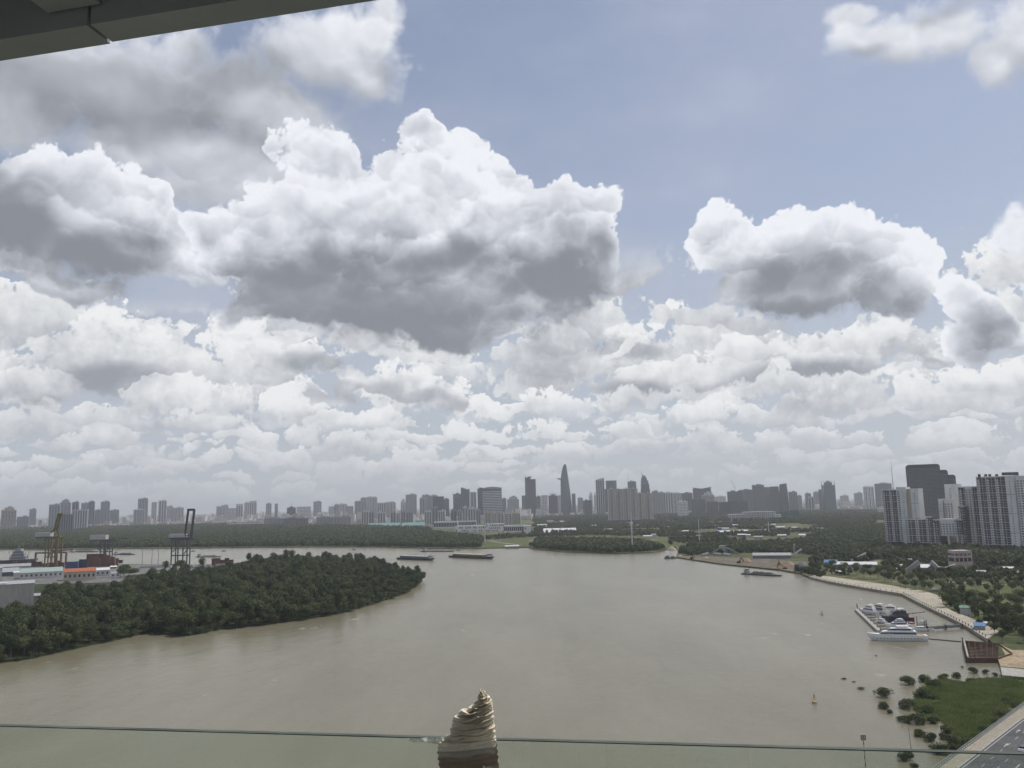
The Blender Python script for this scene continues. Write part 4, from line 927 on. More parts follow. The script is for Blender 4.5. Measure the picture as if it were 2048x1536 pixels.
# ================================================================ long apartment complex on the right
def complex_():
    root = empty('apartment_complex', G(1900, 1101, GZ), 0, 'long white and dark apartment complex of stepped towers at the right edge', 'apartment complex')
    O = root.location.copy()
    def DD(x): return 1290 - 0.55 * (x - 1770)
    # every block: a frame whose x axis follows the facade line
    def block(x0, x1, top, kind, back=0.0, z0=-1.0, dp=18, off=0.0):
        a = P(x0, 1000, DD(x0) + back); b = P(x1, 1000, DD(x1) + back); w = (b.xy - a.xy).length; yaw = math.atan2(b.y - a.y, b.x - a.x)
        h = P((x0 + x1) / 2, top, (a.y + b.y) / 2).z - GZ; loc = Vector((a.x, a.y, GZ)) - O
        def bl(mb, name, m_, stuff=False):
            if not mb.f: return
            o = mb.build(name, m_, root, loc, yaw)
            if stuff: tag(o, kind='stuff')
        fh = 3.3; nf = int((h - max(z0, 0)) / fh); zb = max(z0, 0); wall = MB(); dark = MB(); tr = MB(); win = MB()
        if kind == 'bal':
            dark.box(0, w, off, dp, z0, h - .5)
            k = max(1, round(w / 13)); kw = w / k
            for c in range(k):
                x = kw * c
                wall.box(x + kw*.02, x + kw*.065, off - 1.6, off + .1, zb, h + 1.5)
                tr.box(x + kw*.58, x + kw*.60, off - .7, off + .1, zb, h)
                for f in range(nf):
                    z = zb + f * fh
                    tr.box(x + kw*.12, x + kw*.34, off - 1.5, off + .1, z, z + 1.5)
                    tr.box(x + kw*.24, x + kw*.27, off - 1.5, off + .1, z + 1.5, z + fh)
                    win.box(x + kw*.66, x + kw*.96, off - .12, off + .1, z + .9, z + 2.6)
            for f in range(nf): tr.box(0, w, off - (1.3 if f % 3 == 0 else .35), off + .1, zb + f*fh - .15, zb + f*fh + (.45 if f % 3 == 0 else .08))
            wall.box(-.2, w + .2, off - .4, off + 1, h - .6, h + .9)
        elif kind == 'win':
            wall.box(0, w, off, dp, z0, h); k = max(1, round(w / 4.2)); kw = w / k
            for c in range(k):
                for f in range(nf - 1): win.box(kw*(c + .22), kw*(c + .74), off - .15, off + .1, zb + f*fh + 1.0, zb + f*fh + 2.6)
                tr.box(kw*c, kw*c + .3, off - .5, off + .05, zb, h)
        elif kind == 'blank':
            wall.box(0, w, off, dp, z0, h)
            for f in range(nf - 1): win.box(w*.42, w*.54, off - .15, off + .1, zb + f*fh + 1.3, zb + f*fh + 2.2)
            for q in (.25, .5, .75): win.box(0, w, off - .1, off + .1, h*q, h*q + .35)
        elif kind == 'recess': wall.box(0, w, off + 3, dp, z0, h)
        bl(wall, 'wall', M_BEIGE if kind == 'recess' else APW); bl(dark, 'facade', APD); bl(tr, 'balconies', APW, True); bl(win, 'windows', M_WIN, True)
        return w, yaw, loc, h
    APW = W('apartment_white', (0.76, 0.755, 0.74), streak=0.45, scale=0.05); APD = W('apartment_dark_bays', (0.095, 0.088, 0.095), var=0.2)
    block(1766, 1794, 980, 'bal'); block(1794, 1802, 974, 'win'); block(1802, 1812, 974, 'blank'); block(1812, 1822, 978, 'recess', 1); block(1822, 1837, 977, 'blank', 2)
    block(1806, 1848, 1039, 'bal', -16); block(1848, 1860, 1034, 'bal', -17); block(1860, 1874, 1040, 'bal', -14)
    # gateway block: floors bridge a tall opening on columns
    zopen = P(1890, 1070, DD(1890) - 12).z - GZ
    block(1874, 1904, 1038, 'win', -13, z0=zopen); block(1904, 1919, 1040, 'bal', -12, z0=zopen); block(1866, 1874, 1068, 'recess', 6, dp=6)
    w, yaw, loc, h = block(1866, 1921, 1070, 'recess', 10)
    mb = MB()
    for q in (0.0, .34, .66, .97): mb.box(w*q, w*q + 1.6, -22, -19, 0, zopen)
    mb.box(0, w, -22.4, -3, zopen - 1.5, zopen - .02); mb.build('column', APW, root, loc, yaw)
    block(1891, 1915, 968, 'blank', 55); block(1876, 1884, 998, 'blank', 20); block(1884, 1888, 1000, 'recess', 22); block(1888, 1905, 998, 'win', 21)
    block(1915, 1927, 1013, 'bal', -8); block(1918, 1960, 974, 'bal', 8); block(1932, 1944, 973, 'win', 3)
    block(1957, 2014, 954, 'bal', -22); block(2014, 2032, 951, 'blank', -24); block(2032, 2036, 953, 'recess', -20); block(2036, 2085, 951, 'win', -26)
    mb = MB(); D = 1160
    for x in (1960, 1973, 1981, 1995): 
        p = P(x, 954, D) - O; mb.box(p.x - 1.2, p.x + 1.2, p.y, p.y + 3, p.z - 6, p.z + 4)
    a = P(2010, 946, D) - O; b = P(2037, 946, D) - O; mb.box(a.x, b.x, a.y, a.y + 8, a.z - 3, a.z + 1); mb.box(b.x - 1.5, b.x, a.y, a.y + 8, a.z - 7, a.z - 3); mb.build('roof_frame', APD, root)
complex_()

# ================================================================ white riverside buildings, middle
def white_block(x0, x1, ytop, ybase, label, rows=2, style='dots', dp=22, shift=0.0, name='school_building', cat='building'):
    hy = 1009 - ROLL * ((x0+x1)/2 - 1024); D = CAMZ * FPX / (ybase - hy); c = P((x0+x1)/2, ytop, D); w = (x1-x0)/FPX*D; h = c.z - GZ
    r = empty(name, (c.x, D, GZ), shift, label, cat); MB().box(-w/2, w/2, 0, dp, -1, h).build('wall', M_WH, r)
    MB().box(-w/2 - .6, w/2 + .6, -.8, dp + .6, h, h + .8).build('roof', M_WH, r)
    n = max(2, int(w / 5.5)); mb = MB(); rd = random.Random(x0)
    for f in range(rows):
        for k in range(n):
            if style == 'dots' and rd.random() < .3: continue
            x = -w/2 + w*(k + .25 + (.15 if f % 2 else 0))/n; z = h*(f + .2)/rows
            if style == 'open': mb.box(x - w/n*.2, x + w/n*.62, -.3, .1, z, z + h/rows*.6)
            else: mb.box(x, x + w/n*rd.uniform(.35, .55), -.3, .1, z, z + h/rows*rd.uniform(.45, .6))
    tag(mb.build('windows', M_WIN, r), kind='stuff'); return r
white_block(911, 972, 1052, 1064, 'white school wing with scattered square windows, left half', 2)
white_block(972, 1008, 1048, 1063, 'white school wing with scattered square windows, right half', 3)
white_block(868, 915, 1043, 1056, 'low white frame building left of the school wing', 1, 'open', name='low_building')
white_block(915, 952, 1042, 1052, 'pale flat-roofed hall behind the school wing', 1, 'open', name='low_building')
white_block(1008, 1050, 1051, 1064, 'white hall with large glazed bays right of the school wing', 1, 'open', name='low_building')
white_block(1048, 1061, 1052, 1070, 'plain white gable block at the right end of the school', 2, name='low_building')
white_block(455, 526, 1047, 1055, 'long low building with pale roof lines in the wood on the left', 2, 'open', name='low_building')
white_block(1074, 1084, 1034, 1038, 'small white box building in the dark trees', 1, name='low_building')
def frame_building():
    hy = 998; D = CAMZ*FPX/(1042 - hy); s = D/FPX; c = P(1510, 1042, D); r = empty('unfinished_building', (c.x, D, GZ), 0, 'white concrete frame building on open floors in the green land', 'building')
    for (x0, x1, top, nm) in ((1460, 1490, 1028, 3), (1489, 1551, 1024, 4), (1550, 1562, 1030, 3)):
        a, b = (x0-1510)*s, (x1-1510)*s; h = P(1510, top, D).z - GZ; mb = MB(); cm = MB(); dk = MB()
        for f in range(nm + 1): mb.box(a, b, 0, 30, h*f/nm - .6, h*f/nm + .6)
        for k in range(int((b-a)/7) + 1): cm.box(a + 7*k, a + 7*k + 1.4, .3, 2, 0, h - .7)
        dk.box(a + 2, b - 2, 9, 28, -1, h - .7)
        mb.build('floor', M_WH, r); cm.build('column', M_WH, r); dk.build('core', M_GREY, r)
frame_building()
tower(1560, 1579, 1022, 3300, 't', 'band', 'building wrapped in dark green netting, left', 'building', roof=None, name='netted_building', yaw=0, wm=M_TEAL)
tower(1580, 1597, 1020, 3300, 't', 'band', 'building wrapped in dark green netting, right', 'building', roof=None, name='netted_building', yaw=0, wm=M_TEAL)

# ================================================================ sheds, plants and yards
R_WH = mat('white_sheet_roof', (0.62, 0.63, 0.62), 0.5, 0.08, 0.5, stretch=(4, 0.3, 1)); R_GR = mat('grey_sheet_roof', (0.33, 0.34, 0.34), 0.6, 0.15, 0.5, stretch=(4, .3, 1))
R_TEAL = mat('teal_sheet_roof', (0.13, 0.26, 0.24), 0.6, 0.15, 0.4); R_BLUE = mat('blue_sheet_roof', (0.06, 0.17, 0.33), 0.6, 0.12, 0.4); R_OR = mat('orange_tile_roof', (0.36, 0.12, 0.06), 0.8, 0.15, 0.7)
R_PG = mat('pale_green_roof', (0.30, 0.37, 0.35), 0.6, 0.1, 0.4, stretch=(4, .3, 1))
def shed(x0, x1, ytop, ybase, roof, wall, label, cat='shed', yaw=0.0, dp=None, name='shed', rise=0.18, z=GZ, win=False):
    c = G((x0+x1)/2, ybase, z); D = c.y; s = D/FPX; w = (x1-x0)*s; h0 = max(2.2, (ybase-ytop)*s); dp = dp or min(30, max(7, w*.5))
    # part of the visible height is roof depth seen from above
    h = max(2.2, h0 - dp * rise - dp * .5 * CAMZ / D); az = math.atan2(c.x, D); w *= math.cos(az); r = empty(name, c, yaw - az, label, cat)
    MB().box(-w/2 + .3, w/2 - .3, 0.3, dp - .3, -.5, h).build('wall', wall, r)
    k = h + dp*rise; t = .25; V = []
    for z_ in (0, t):
        V += [(-w/2, -.6, h + z_ - .1), (w/2, -.6, h + z_ - .1), (w/2, dp/2, k + z_), (-w/2, dp/2, k + z_), (w/2, dp + .6, h + z_ - .1), (-w/2, dp + .6, h + z_ - .1)]
    mb = MB(); mb.add(V, [(6,7,8,9),(9,8,10,11),(0,3,2,1),(3,5,4,2),(0,1,7,6),(4,5,11,10),(0,6,9,3),(3,9,11,5),(1,2,8,7),(2,4,10,8)])
    mb.build('roof', roof, r); g = MB(); g.add([(-w/2+.4,.3,h),(-w/2+.4,dp-.3,h),(-w/2+.4,dp/2,k-.1),(w/2-.4,.3,h),(w/2-.4,dp-.3,h),(w/2-.4,dp/2,k-.1)], [(0,2,1),(3,4,5)]); g.build('gable', wall, r)
    if win:
        mb = MB(); n = max(2, int(w/5))
        for i in range(n): mb.box(-w/2 + w*(i+.25)/n, -w/2 + w*(i+.65)/n, .2, .35, h*.35, h*.7)
        tag(mb.build('windows', M_WIN, r), kind='stuff')
    return r
def sheds(lst):
    for a in lst: shed(*a[:7], **(a[7] if len(a) > 7 else {}))
sheds([
 (737, 800, 1046, 1054, R_TEAL, M_PALE, 'long teal-roofed hall left of the second teal roof', dict(dp=60)),
 (752, 792, 1053, 1059, R_TEAL, M_GREY, 'smaller teal roof in front of the long teal-roofed hall', dict(dp=40)),
 (804, 850, 1045, 1053, R_TEAL, M_PALE, 'teal-roofed hall on the right, before the grey blocks', dict(dp=60)),
 (1087, 1152, 1058, 1066, R_WH, M_CREAM, 'wide white tent roof on the far bank right of the school', dict(dp=55)),
 (1010, 1038, 1092, 1095, R_WH, M_GREY, 'tiny white hut on the far waterline', dict(dp=8)),
 (1434, 1468, 1061, 1069, R_WH, M_GREY, 'white roofed shed beside the bright blue hut'),
 (1435, 1444, 1055, 1063, R_BLUE, R_BLUE, 'bright blue hut above the white roofed shed', dict(dp=8)),
 (1473, 1496, 1060, 1066, R_WH, M_GREY, 'white roofed shed right of the blue hut'),
 (1475, 1492, 1068, 1074, R_WH, M_MID, 'small roof in front of the shed right of the blue hut'),
 (1510, 1527, 1066, 1071, R_WH, M_MID, 'upper one of three stacked white roofs in the trees'),
 (1508, 1526, 1072, 1078, R_GR, M_GREY, 'middle one of three stacked roofs in the trees'),
 (1553, 1570, 1053, 1058, R_WH, M_MID, 'small white roof far back among green plots, left'),
 (1584, 1595, 1054, 1058, R_WH, M_MID, 'small white roof far back among green plots, right'),
 (1512, 1528, 1054, 1058, R_GR, M_MID, 'dull roof far back among green plots'),
 (1402, 1442, 1077, 1083, R_GR, M_MID, 'long low roof by the third white pylon mast'),
 (1555, 1573, 1069, 1073, R_WH, M_MID, 'flat white roof left of the diagonal pale track'),
 (1506, 1582, 1106, 1117, R_GR, M_MID, 'long open shed with a grey roof on the gravel yard', dict(dp=16)),
 (1649, 1671, 1102, 1108, R_WH, M_GREY, 'white roof above the row of parked lorries'),
 (1674, 1703, 1110, 1120, R_WH, M_GREY, 'square white roofed hall right of the parked lorries'),
 (1664, 1754, 1124, 1136, R_WH, M_GREY, 'long bright white roof behind the park trees', dict(dp=14)),
 (1649, 1676, 1120, 1130, R_BLUE, M_GREY, 'blue roofed store left of the long bright roof', dict(dp=14)),
 (1796, 1818, 1114, 1118, R_WH, M_MID, 'narrow pale roof high in the trees above the gable hall'),
 (1813, 1836, 1119, 1124, R_GR, M_MID, 'second narrow roof in the trees above the gable hall'),
 (1795, 1806, 1132, 1136, R_WH, M_GREY, 'small white roof, upper one left of the gable hall'),
 (1793, 1804, 1137, 1142, R_WH, M_GREY, 'small white roof, lower one left of the gable hall'),
 (2000, 2029, 1134, 1148, R_WH, M_PALE, 'white roofed shed near the right edge beyond the park'),
 (2024, 2048, 1142, 1150, R_GR, M_PALE, 'low grey roof at the right edge beyond the park'),
 (1953, 1973, 1141, 1153, R_GR, M_PALE, 'small concrete hut right of the pink plant tower'),
 (1936, 1952, 1146, 1153, R_GR, M_MID, 'grey hut below the pink plant tower'),
 (1700, 1722, 1012, 1015, R_GR, M_GREY, 'long pale warehouse far away left of the complex', dict(dp=60)),
 (1838, 1880, 1004, 1014, R_WH, M_GREY, 'pale footbridge-like hall between the apartment towers', dict(dp=14)),
 (1920, 1943, 1212, 1230, mat('green_sheet_roof', (0.11, 0.20, 0.15), .7), M_PALE, 'green roofed pavilion under the park trees', dict(dp=14, rise=.05)),
 (2003, 2024, 1222, 1234, R_WH, M_PALE, 'white tent roof in the park, left one', dict(dp=7)),
 (2028, 2048, 1225, 1236, R_WH, M_PALE, 'white tent roof in the park at the right edge', dict(dp=7)),
 (1948, 1972, 1246, 1262, R_BLUE, M_GREY, 'blue tarpaulin roofed stall by the landing stage', dict(dp=8)),
 (1968, 1976, 1245, 1254, R_WH, M_GREY, 'small white awning beside the blue tarpaulin', dict(dp=3)),
])
_hr = random.Random(31)
for i in range(24):
    x = 1642 + i*16.6 + _hr.uniform(-5, 5); y = _hr.uniform(1120, 1158) if i % 3 else _hr.uniform(1108, 1125)
    w = _hr.uniform(7, 16); shed(x, x + w, y - 6.5, y, [R_WH, R_GR, R_WH, M_PALE][i % 4], M_PALE, 'tiny %s roof among the trees behind the park, %s from the left' % (['white','grey','white','pale'][i % 4], ('first second third fourth fifth sixth seventh eighth ninth tenth eleventh twelfth thirteenth fourteenth fifteenth sixteenth seventeenth eighteenth nineteenth twentieth twenty-first twenty-second twenty-third last').split()[i]), 'hut', dp=_hr.uniform(4, 8), name='hut')
for i in range(25):
    x = 1070 + i*26.5 + _hr.uniform(-9, 9); y = _hr.uniform(1047, 1082) if x > 1330 else _hr.uniform(1046, 1078)
    w = _hr.uniform(9, 22); shed(x, x + w, y - 5.4, y, [R_WH, R_GR, R_WH, M_PALE][i % 4], M_PALE, 'tiny %s roof on the open land behind the river, %s from the left' % (['white','grey','white','pale'][i % 4], ('first second third fourth fifth sixth seventh eighth ninth tenth eleventh twelfth thirteenth fourteenth fifteenth sixteenth seventeenth eighteenth nineteenth twentieth twenty-first twenty-second twenty-third twenty-fourth last').split()[i]), 'hut', dp=_hr.uniform(6, 12), name='hut')
def gable_hall():
    r = shed(1842, 1862, 1129, 1146, R_WH, M_MID, 'open hall with a white ridge and long slopes to both sides', dp=16)
    c = r.location; a = G(1810, 1147, GZ); mb = MB(); s = c.y/FPX; mb.beam((-15.5*s*2.1, 4, 1.5), (-10*s, 8, 10.5), 1.6, 5); mb.beam((10*s, 8, 10.5), (21*s, 4, 4), 1.6, 5); mb.build('roof_slope', R_GR, r)
gable_hall()
def conveyor(x0, y0, x1, y1, ybase, label, w=2.2, m_=None):
    g0 = G(x0, ybase, GZ); D = g0.y; a = P(x0, y0, D); b = P(x1, y1, D - 3); r = empty('conveyor', (a.x, a.y, GZ), 0, label, 'conveyor'); o = Vector((a.x, a.y, GZ))
    a, b = a - o, b - o; a.z = max(a.z, 1); b.z = max(b.z, 1); MB().beam(a, b, w, 1.8).build('belt', m_ or R_GR, r); mb = MB()
    for t in (.3, .65, .95):
        p = a.lerp(b, t)
        for q in (-1, 1): mb.beam((p.x + q*.9, p.y, 0), (p.x + q*.4, p.y, p.z), .35)
    mb.build('trestle', STEEL, r)
conveyor(1425, 1105, 1441, 1096, 1108, 'grey conveyor left of the square hopper'); conveyor(1477, 1108, 1453, 1095, 1108, 'grey conveyor right of the square hopper')
conveyor(1583, 1112, 1603, 1098, 1116, 'pale conveyor rising from the right end of the long grey shed', m_=M_PALE); conveyor(1588, 1103, 1588.5, 1089, 1110, 'short steep conveyor behind the long grey shed')
conveyor(1702, 1121, 1732, 1106, 1124, 'pale conveyor rising above the long bright roof', m_=M_CREAM); conveyor(1871, 1143, 1912, 1129, 1146, 'long pale conveyor up to the pink plant tower', m_=M_CREAM)
def hopper():
    g = G(1447, 1108, GZ); s = g.y/FPX; r = empty('hopper', g, 0, 'grey-green square hopper on legs between two conveyors', 'hopper'); MB().box(-5.5*s, 5.5*s, 0, 8, 5*s, 16*s).prism([(-5.5*s,0),(5.5*s,0),(5.5*s,8),(-5.5*s,8)], 5*s, 1.5*s, top=.4).build('bin', M_GREY, r)
    mb = MB(); [mb.box(x-.3, x+.3, y, y+.6, 0, 5*s) for x in (-5*s, 5*s) for y in (0, 7)]; mb.build('leg', STEEL, r)
hopper()
def plant_tower():
    g = G(1929, 1140, GZ); D = g.y; s = D/FPX; Z = lambda y: P(1929, y, D).z - GZ; r = empty('plant_tower', g, 0, 'pinkish concrete batching tower with open floors before the apartments', 'plant tower')
    for (a, b, y0, y1, m_) in ((-17, 17, 1131, 1124, M_PINK), (-14, 15, 1123.5, 1116, RUST), (-17, 17, 1115.5, 1112, M_PINK), (-13, 13, 1111.8, 1107, M_MID), (-16, 16, 1106.8, 1101, M_PINK)):
        MB().box(a*s, b*s, 0 if m_ is M_PINK else .6, 14, Z(y0), Z(y1)).build('floor', m_, r)
    mb = MB()
    for x in (-16.6, -8, 0, 8, 16.6): mb.box(x*s - .4, x*s + .4, -.3, .4, 0, Z(1101)); mb.box(x*s - .4, x*s + .4, 13, 13.8, 0, Z(1118))
    mb.build('column', M_PINK, r)
plant_tower()
def heap(px, py, w, h, m_, label, name='sand_heap'):
    g = G(px, py, GZ); rd = random.Random(px); rg = []
    for k in range(6):
        q = 1 - k/5.6; rg.append([(w/2*q*math.cos(t)*rd.uniform(.85, 1.1), w/2*.8*q*math.sin(t)*rd.uniform(.85, 1.1), -.4 + h*(k/5)**.85) for t in [i*math.pi/7 for i in range(14)]])
    o = MB().rings(rg).build(name, m_, None, g); return tag(o, label, 'heap')
GRAV = mat('grey_gravel', (0.17, 0.17, 0.165), .95, .25, 1.2, bump=.4); OCH = mat('ochre_gravel', (0.36, 0.25, 0.17), .95, .25, .8, bump=.3)
heap(1343, 1098, 15, 5, SAND, 'pale sand heap at the inlet on the far bank'); heap(1494, 1124, 15, 5, OCH, 'ochre gravel heap left of the yard excavator')
heap(1578, 1130, 14, 5, OCH, 'ochre gravel heap right end of the yard'); heap(1604, 1134, 22, 7, GRAV, 'big dark grey gravel heap at the right end of the yard')
heap(1412, 1116, 9, 2.2, SAND, 'low pale heap at the left end of the yard'); heap(1452, 1120, 16, 2.4, GRAV, 'flat grey heap in front of the hopper'); heap(1525, 1126, 18, 3, GRAV, 'grey heap in front of the long open shed')
heap(1360, 1112, 8, 2, SAND, 'small sandy heap at the tip of the yard'); heap(1388, 1114, 7, 1.8, OCH, 'small brown heap near the tip of the yard')
yard = GL([(1352,1113),(1400,1120.5),(1440,1126.5),(1500,1132.5),(1560,1138.5),(1600,1145),(1616,1146),(1618,1134),(1596,1124),(1560,1119),(1500,1116),(1430,1113),(1362,1110)], GZ + .03)
land('yard', yard, GZ - .5, GZ + .03, ground_mat('gravel_yard', [(0.07,0.065,0.05),(0.12,0.105,0.08),(0.18,0.155,0.12),(0.09,0.08,0.06)], .06, .5), label='dusty gravel yard on the right bank')
def excavator(px, py, yaw, label, m_):
    g = G(px, py, GZ); r = empty('excavator', g, yaw, label, 'excavator')
    MB().box(-2.2, 2.2, -1.6, -.8, 0, 1).box(-2.2, 2.2, .8, 1.6, 0, 1).build('track', BLACK, r); MB().box(-2, 1, -1.4, 1.4, 1.1, 2.6).box(.2, 1.6, -1.4, -.2, 1.1, 3.4).build('body', m_, r)
    MB().beam((1, .4, 2), (5.5, .4, 6.5), .8).beam((5.5, .4, 6.5), (8.5, .4, 2.8), .6).prism([(8, 0), (9.4, 0), (9.4, .9), (8, .9)], 1.4, 2.8).build('arm', m_, r)
YEL = mat('worn_orange_paint', (0.34, 0.15, 0.05), .6, .3, 1)
excavator(1478, 1126, .6, 'rusty excavator beside the ochre heap on the yard', RUST); excavator(1570, 1138, 2.4, 'orange excavator at the quay above the gravel barge', YEL)
excavator(1384, 1118, .9, 'dark excavator near the tip of the yard', RUST); excavator(1558, 1130, 1.2, 'brown excavator left of the orange one', RUST)
def lorry(px, py, yaw, m_, label, sc=1.0, group=None, zz=GZ):
    g = G(px, py, zz); r = empty('lorry', g, yaw, label, 'lorry', group); r.scale = (sc,)*3
    MB().box(-3.2, 2, -1.2, 1.2, 1, 3.3).build('cargo_box', m_, r); MB().prism([(2.2,-1.15),(4,-1.15),(4,1.15),(2.2,1.15)], .7, 2.9, top=.92).build('cab', m_, r); mb = MB()
    for x in (-2.4, -1.2, 3):
        for y in (-1.1, 1.1): mb.tube((x, y-.15, .5), (x, y+.15, .5), .5, n=10)
    mb.build('wheels', BLACK, r)
VW = mat('white_vehicle_paint', (0.70, 0.71, 0.72), .35, .06, 1); VB = mat('blue_vehicle_paint', (0.10, 0.17, 0.30), .4, .1, 1)
for i, (x, y, q) in enumerate([(1409,1111,.3),(1414,1109,.5),(1419,1107,.2),(1432,1109.5,.2),(1438,1110,.1),(1450,1110,.2),(1456,1111,.3)]):
    lorry(x, y, q, VW, ['first','second','third','fourth','fifth','sixth','seventh'][i] + ' white lorry from the left in the yard by the hopper', .9, 'lorries in the yard by the hopper')
for i in range(6): lorry(1650 + i*4.6, 1115 + i*.35, 1.3, VW, ['first','second','third','fourth','fifth','sixth'][i] + ' from the left of the white lorries parked above the blue roof', .85, 'white lorries parked above the blue roof')
lorry(1722, 1119, .2, VW, 'white lorry under the pale conveyor'); lorry(1885, 1152, .1, VW, 'white lorry parked below the long conveyor'); lorry(1895, 1153, .3, VW, 'second white lorry below the long conveyor')
lorry(1870, 1182, .2, VW, 'white van under the park trees', .7); lorry(1947, 1153, .2, VB, 'blue lorry by the pink plant tower')
# pale tracks
def track(name, pts, wid, m_, label):
    L_ = GL(pts, GZ + .05); a = []; b = []
    for i, p in enumerate(L_):
        t = (L_[min(i+1, len(L_)-1)] - L_[max(i-1, 0)]).normalized(); n = Vector((-t.y, t.x, 0)); a.append(p + n*wid/2); b.append(p - n*wid/2)
    mb = MB(); n = len(a); mb.add(a + b, [(i, n+i, n+i+1, i+1) for i in range(n-1)]); return tag(mb.build(name, m_), label, kind='structure')
PALEG = ground_mat('pale_track', [(0.24,0.23,0.20),(0.32,0.30,0.26),(0.20,0.19,0.16)], .05, .4)
track('track', [(1515,1083),(1540,1085),(1560,1089),(1580,1095)], 16, PALEG, 'pale track in the trees'); track('track.001', [(1608,1074),(1622,1069),(1640,1065),(1648,1063)], 14, PALEG, 'diagonal pale canal edge')
track('track.002', [(1370,1035),(1395,1039),(1420,1041)], 14, PALEG, 'far pale road'); track('track.003', [(978,1081),(1000,1085),(1024,1088),(1040,1090)], 7, PALEG, 'pale path on the far bank')
track('track.004', [(1640,1022),(1700,1021),(1765,1023)], 22, PALEG, 'far pale road left of the complex'); track('track.005', [(1890,1164),(1950,1166),(2048,1172)], 5, PALEG, 'grey park road')
GRASS = ground_mat('open_grass', [(0.055,0.075,0.028),(0.085,0.105,0.04),(0.12,0.125,0.06)], .02, .2)
for i, o_ in enumerate([[(962,1082),(1055,1078),(1062,1092),(1040,1093),(964,1095)], [(1200,1078),(1330,1080),(1400,1083),(1350,1090),(1300,1088),(1235,1082)], [(1960,1160),(2048,1168),(2048,1222),(1990,1212)]]):
    land('grass.%03d' % i if i else 'grass', GL(o_, GZ + .02), GZ - .5, GZ + .02, GRASS)

# ================================================================ pylon masts, posts
def white_mast(px, ytop, ybase, label, r0=1.0):
    g = G(px, ybase, GZ); D = g.y; t = P(px, ytop, D).z - GZ; r = empty('mast', g, 0, label, 'mast'); MB().tube((0,0,-1), (0,0,t), r0, r0*.55, 10).build('pole', mat('galvanised_white', (.62,.63,.62), .6), r)
    mb = MB(); mb.box(-3, 3, -.2, .2, t - 2, t - 1.6); mb.box(-3, 3, -.2, .2, t - 8, t - 7.6); mb.build('crossarm', STEEL, r)
white_mast(970, 1017, 1087, 'tall white pylon pole on the far bank before the school'); white_mast(1265, 1022, 1100, 'tallest white pylon pole, in front of the cream towers', 1.3)
white_mast(1399, 1038, 1085, 'white pylon pole right of the inlet'); white_mast(1538, 1042, 1070, 'farthest white pylon pole, below the frame building', 1.1)

# ================================================================ promenade
PZ = 2.1
PAVE = ground_mat('sandy_paving', [(0.30,0.27,0.215),(0.37,0.335,0.27),(0.42,0.385,0.31)], .06, .7)
prom = GL(QUAY, PZ) + GL([(1998,1262),(1958,1243),(1935,1233),(1905,1222),(1886,1210),(1881,1192),(1850,1182),(1800,1174),(1760,1167),(1710,1160),(1660,1153),(1632,1150)], PZ)
land('pavement', prom, -2.5, PZ, PAVE, label='sandy riverside promenade')
def railing():
    g0 = G(*QUAY[0], PZ); r = empty('railing', g0, 0, 'row of short posts along the promenade edge', 'railing'); L_ = GL(QUAY, PZ); mb = MB(); wl = MB(); post = MB().box(-.22, .22, -.22, .22, 0, 1.3).mesh('post', CONC)
    for i in range(len(L_)-1):
        a, b = L_[i], L_[i+1]; n = max(1, int((b-a).length/6)); t = (b-a).normalized(); nn = Vector((-t.y, t.x, 0))*-.3
        for k in range(n): link_mesh('post', post, r, a.lerp(b, k/n) - g0 - nn*2)
        mb.beam(a - g0 - nn*2 + Vector((0,0,1)), b - g0 - nn*2 + Vector((0,0,1)), .1)
        wl.beam(a - g0 + nn*.5 + Vector((0,0,-.25)), b - g0 + nn*.5 + Vector((0,0,-.25)), .8, .6)
    mb.build('rail', STEEL, r); wl.build('edge_beam', CONC, r)
railing()
# park trees, each at its own spot
prk = [(1640,1147,1),(1655,1143,1.1),(1668,1149,1),(1684,1150,1.2),(1700,1154,1.1),(1715,1150,1.1),(1728,1156,1.2),(1742,1158,1.1),(1757,1158,1.2),(1770,1163,1.1),(1784,1164,1.2),(1800,1171,.9),(1811,1177,1),(1831,1180,1),(1848,1185,1.1),
       (1862,1184,1),(1822,1166,1.1),(1845,1168,1.1),(1868,1170,1.1),(1885,1182,1),(1640,1137,.9),(1662,1136,1),(1690,1140,1),(1712,1141,1),(1735,1146,1.1),(1760,1148,1),(1785,1152,1),(1808,1156,1),(1830,1155,.9),(1856,1158,1),(1880,1163,.9),
       (1893,1198,1.2),(1905,1208,1.3),(1893,1215,1.1),(1912,1218,1.2),(1905,1192,1.2),(1925,1200,1.2),(1942,1205,1.1),(1955,1218,1.1),(1950,1233,1.1),(1968,1212,1.1),(1985,1205,1.1),(2000,1216,1.2),(1975,1240,1.3),(1988,1248,1.3),(1995,1232,1.2),
       (2010,1245,1.2),(2022,1212,1.1),(2035,1218,1.1),(2046,1205,1.1),(2040,1245,1.2),(2030,1262,1.2),(2012,1268,1.1),(2048,1268,1.2),(1920,1178,1),(1945,1182,1),(1975,1188,1),(1999,1190,1),(2025,1186,.9),(1910,1168,.9),(1960,1172,.9),(1990,1160,1),(2015,1158,1),(2040,1162,1),
       (1960,1258,.7),(1990,1270,.8),(2005,1285,.7),(2048,1285,.9),(1975,1150,.9),(1925,1158,.9),(1900,1150,1),(1610,1150,1),(1595,1143,.8),(1604,1152,.6)]
ordn = ['leftmost','second','third','fourth','fifth','sixth','seventh','eighth','ninth','tenth']
ORD = 'first second third fourth fifth sixth seventh eighth ninth tenth eleventh twelfth thirteenth fourteenth fifteenth sixteenth seventeenth eighteenth nineteenth twentieth twenty-first twenty-second twenty-third twenty-fourth twenty-fifth twenty-sixth'.split()
from collections import Counter
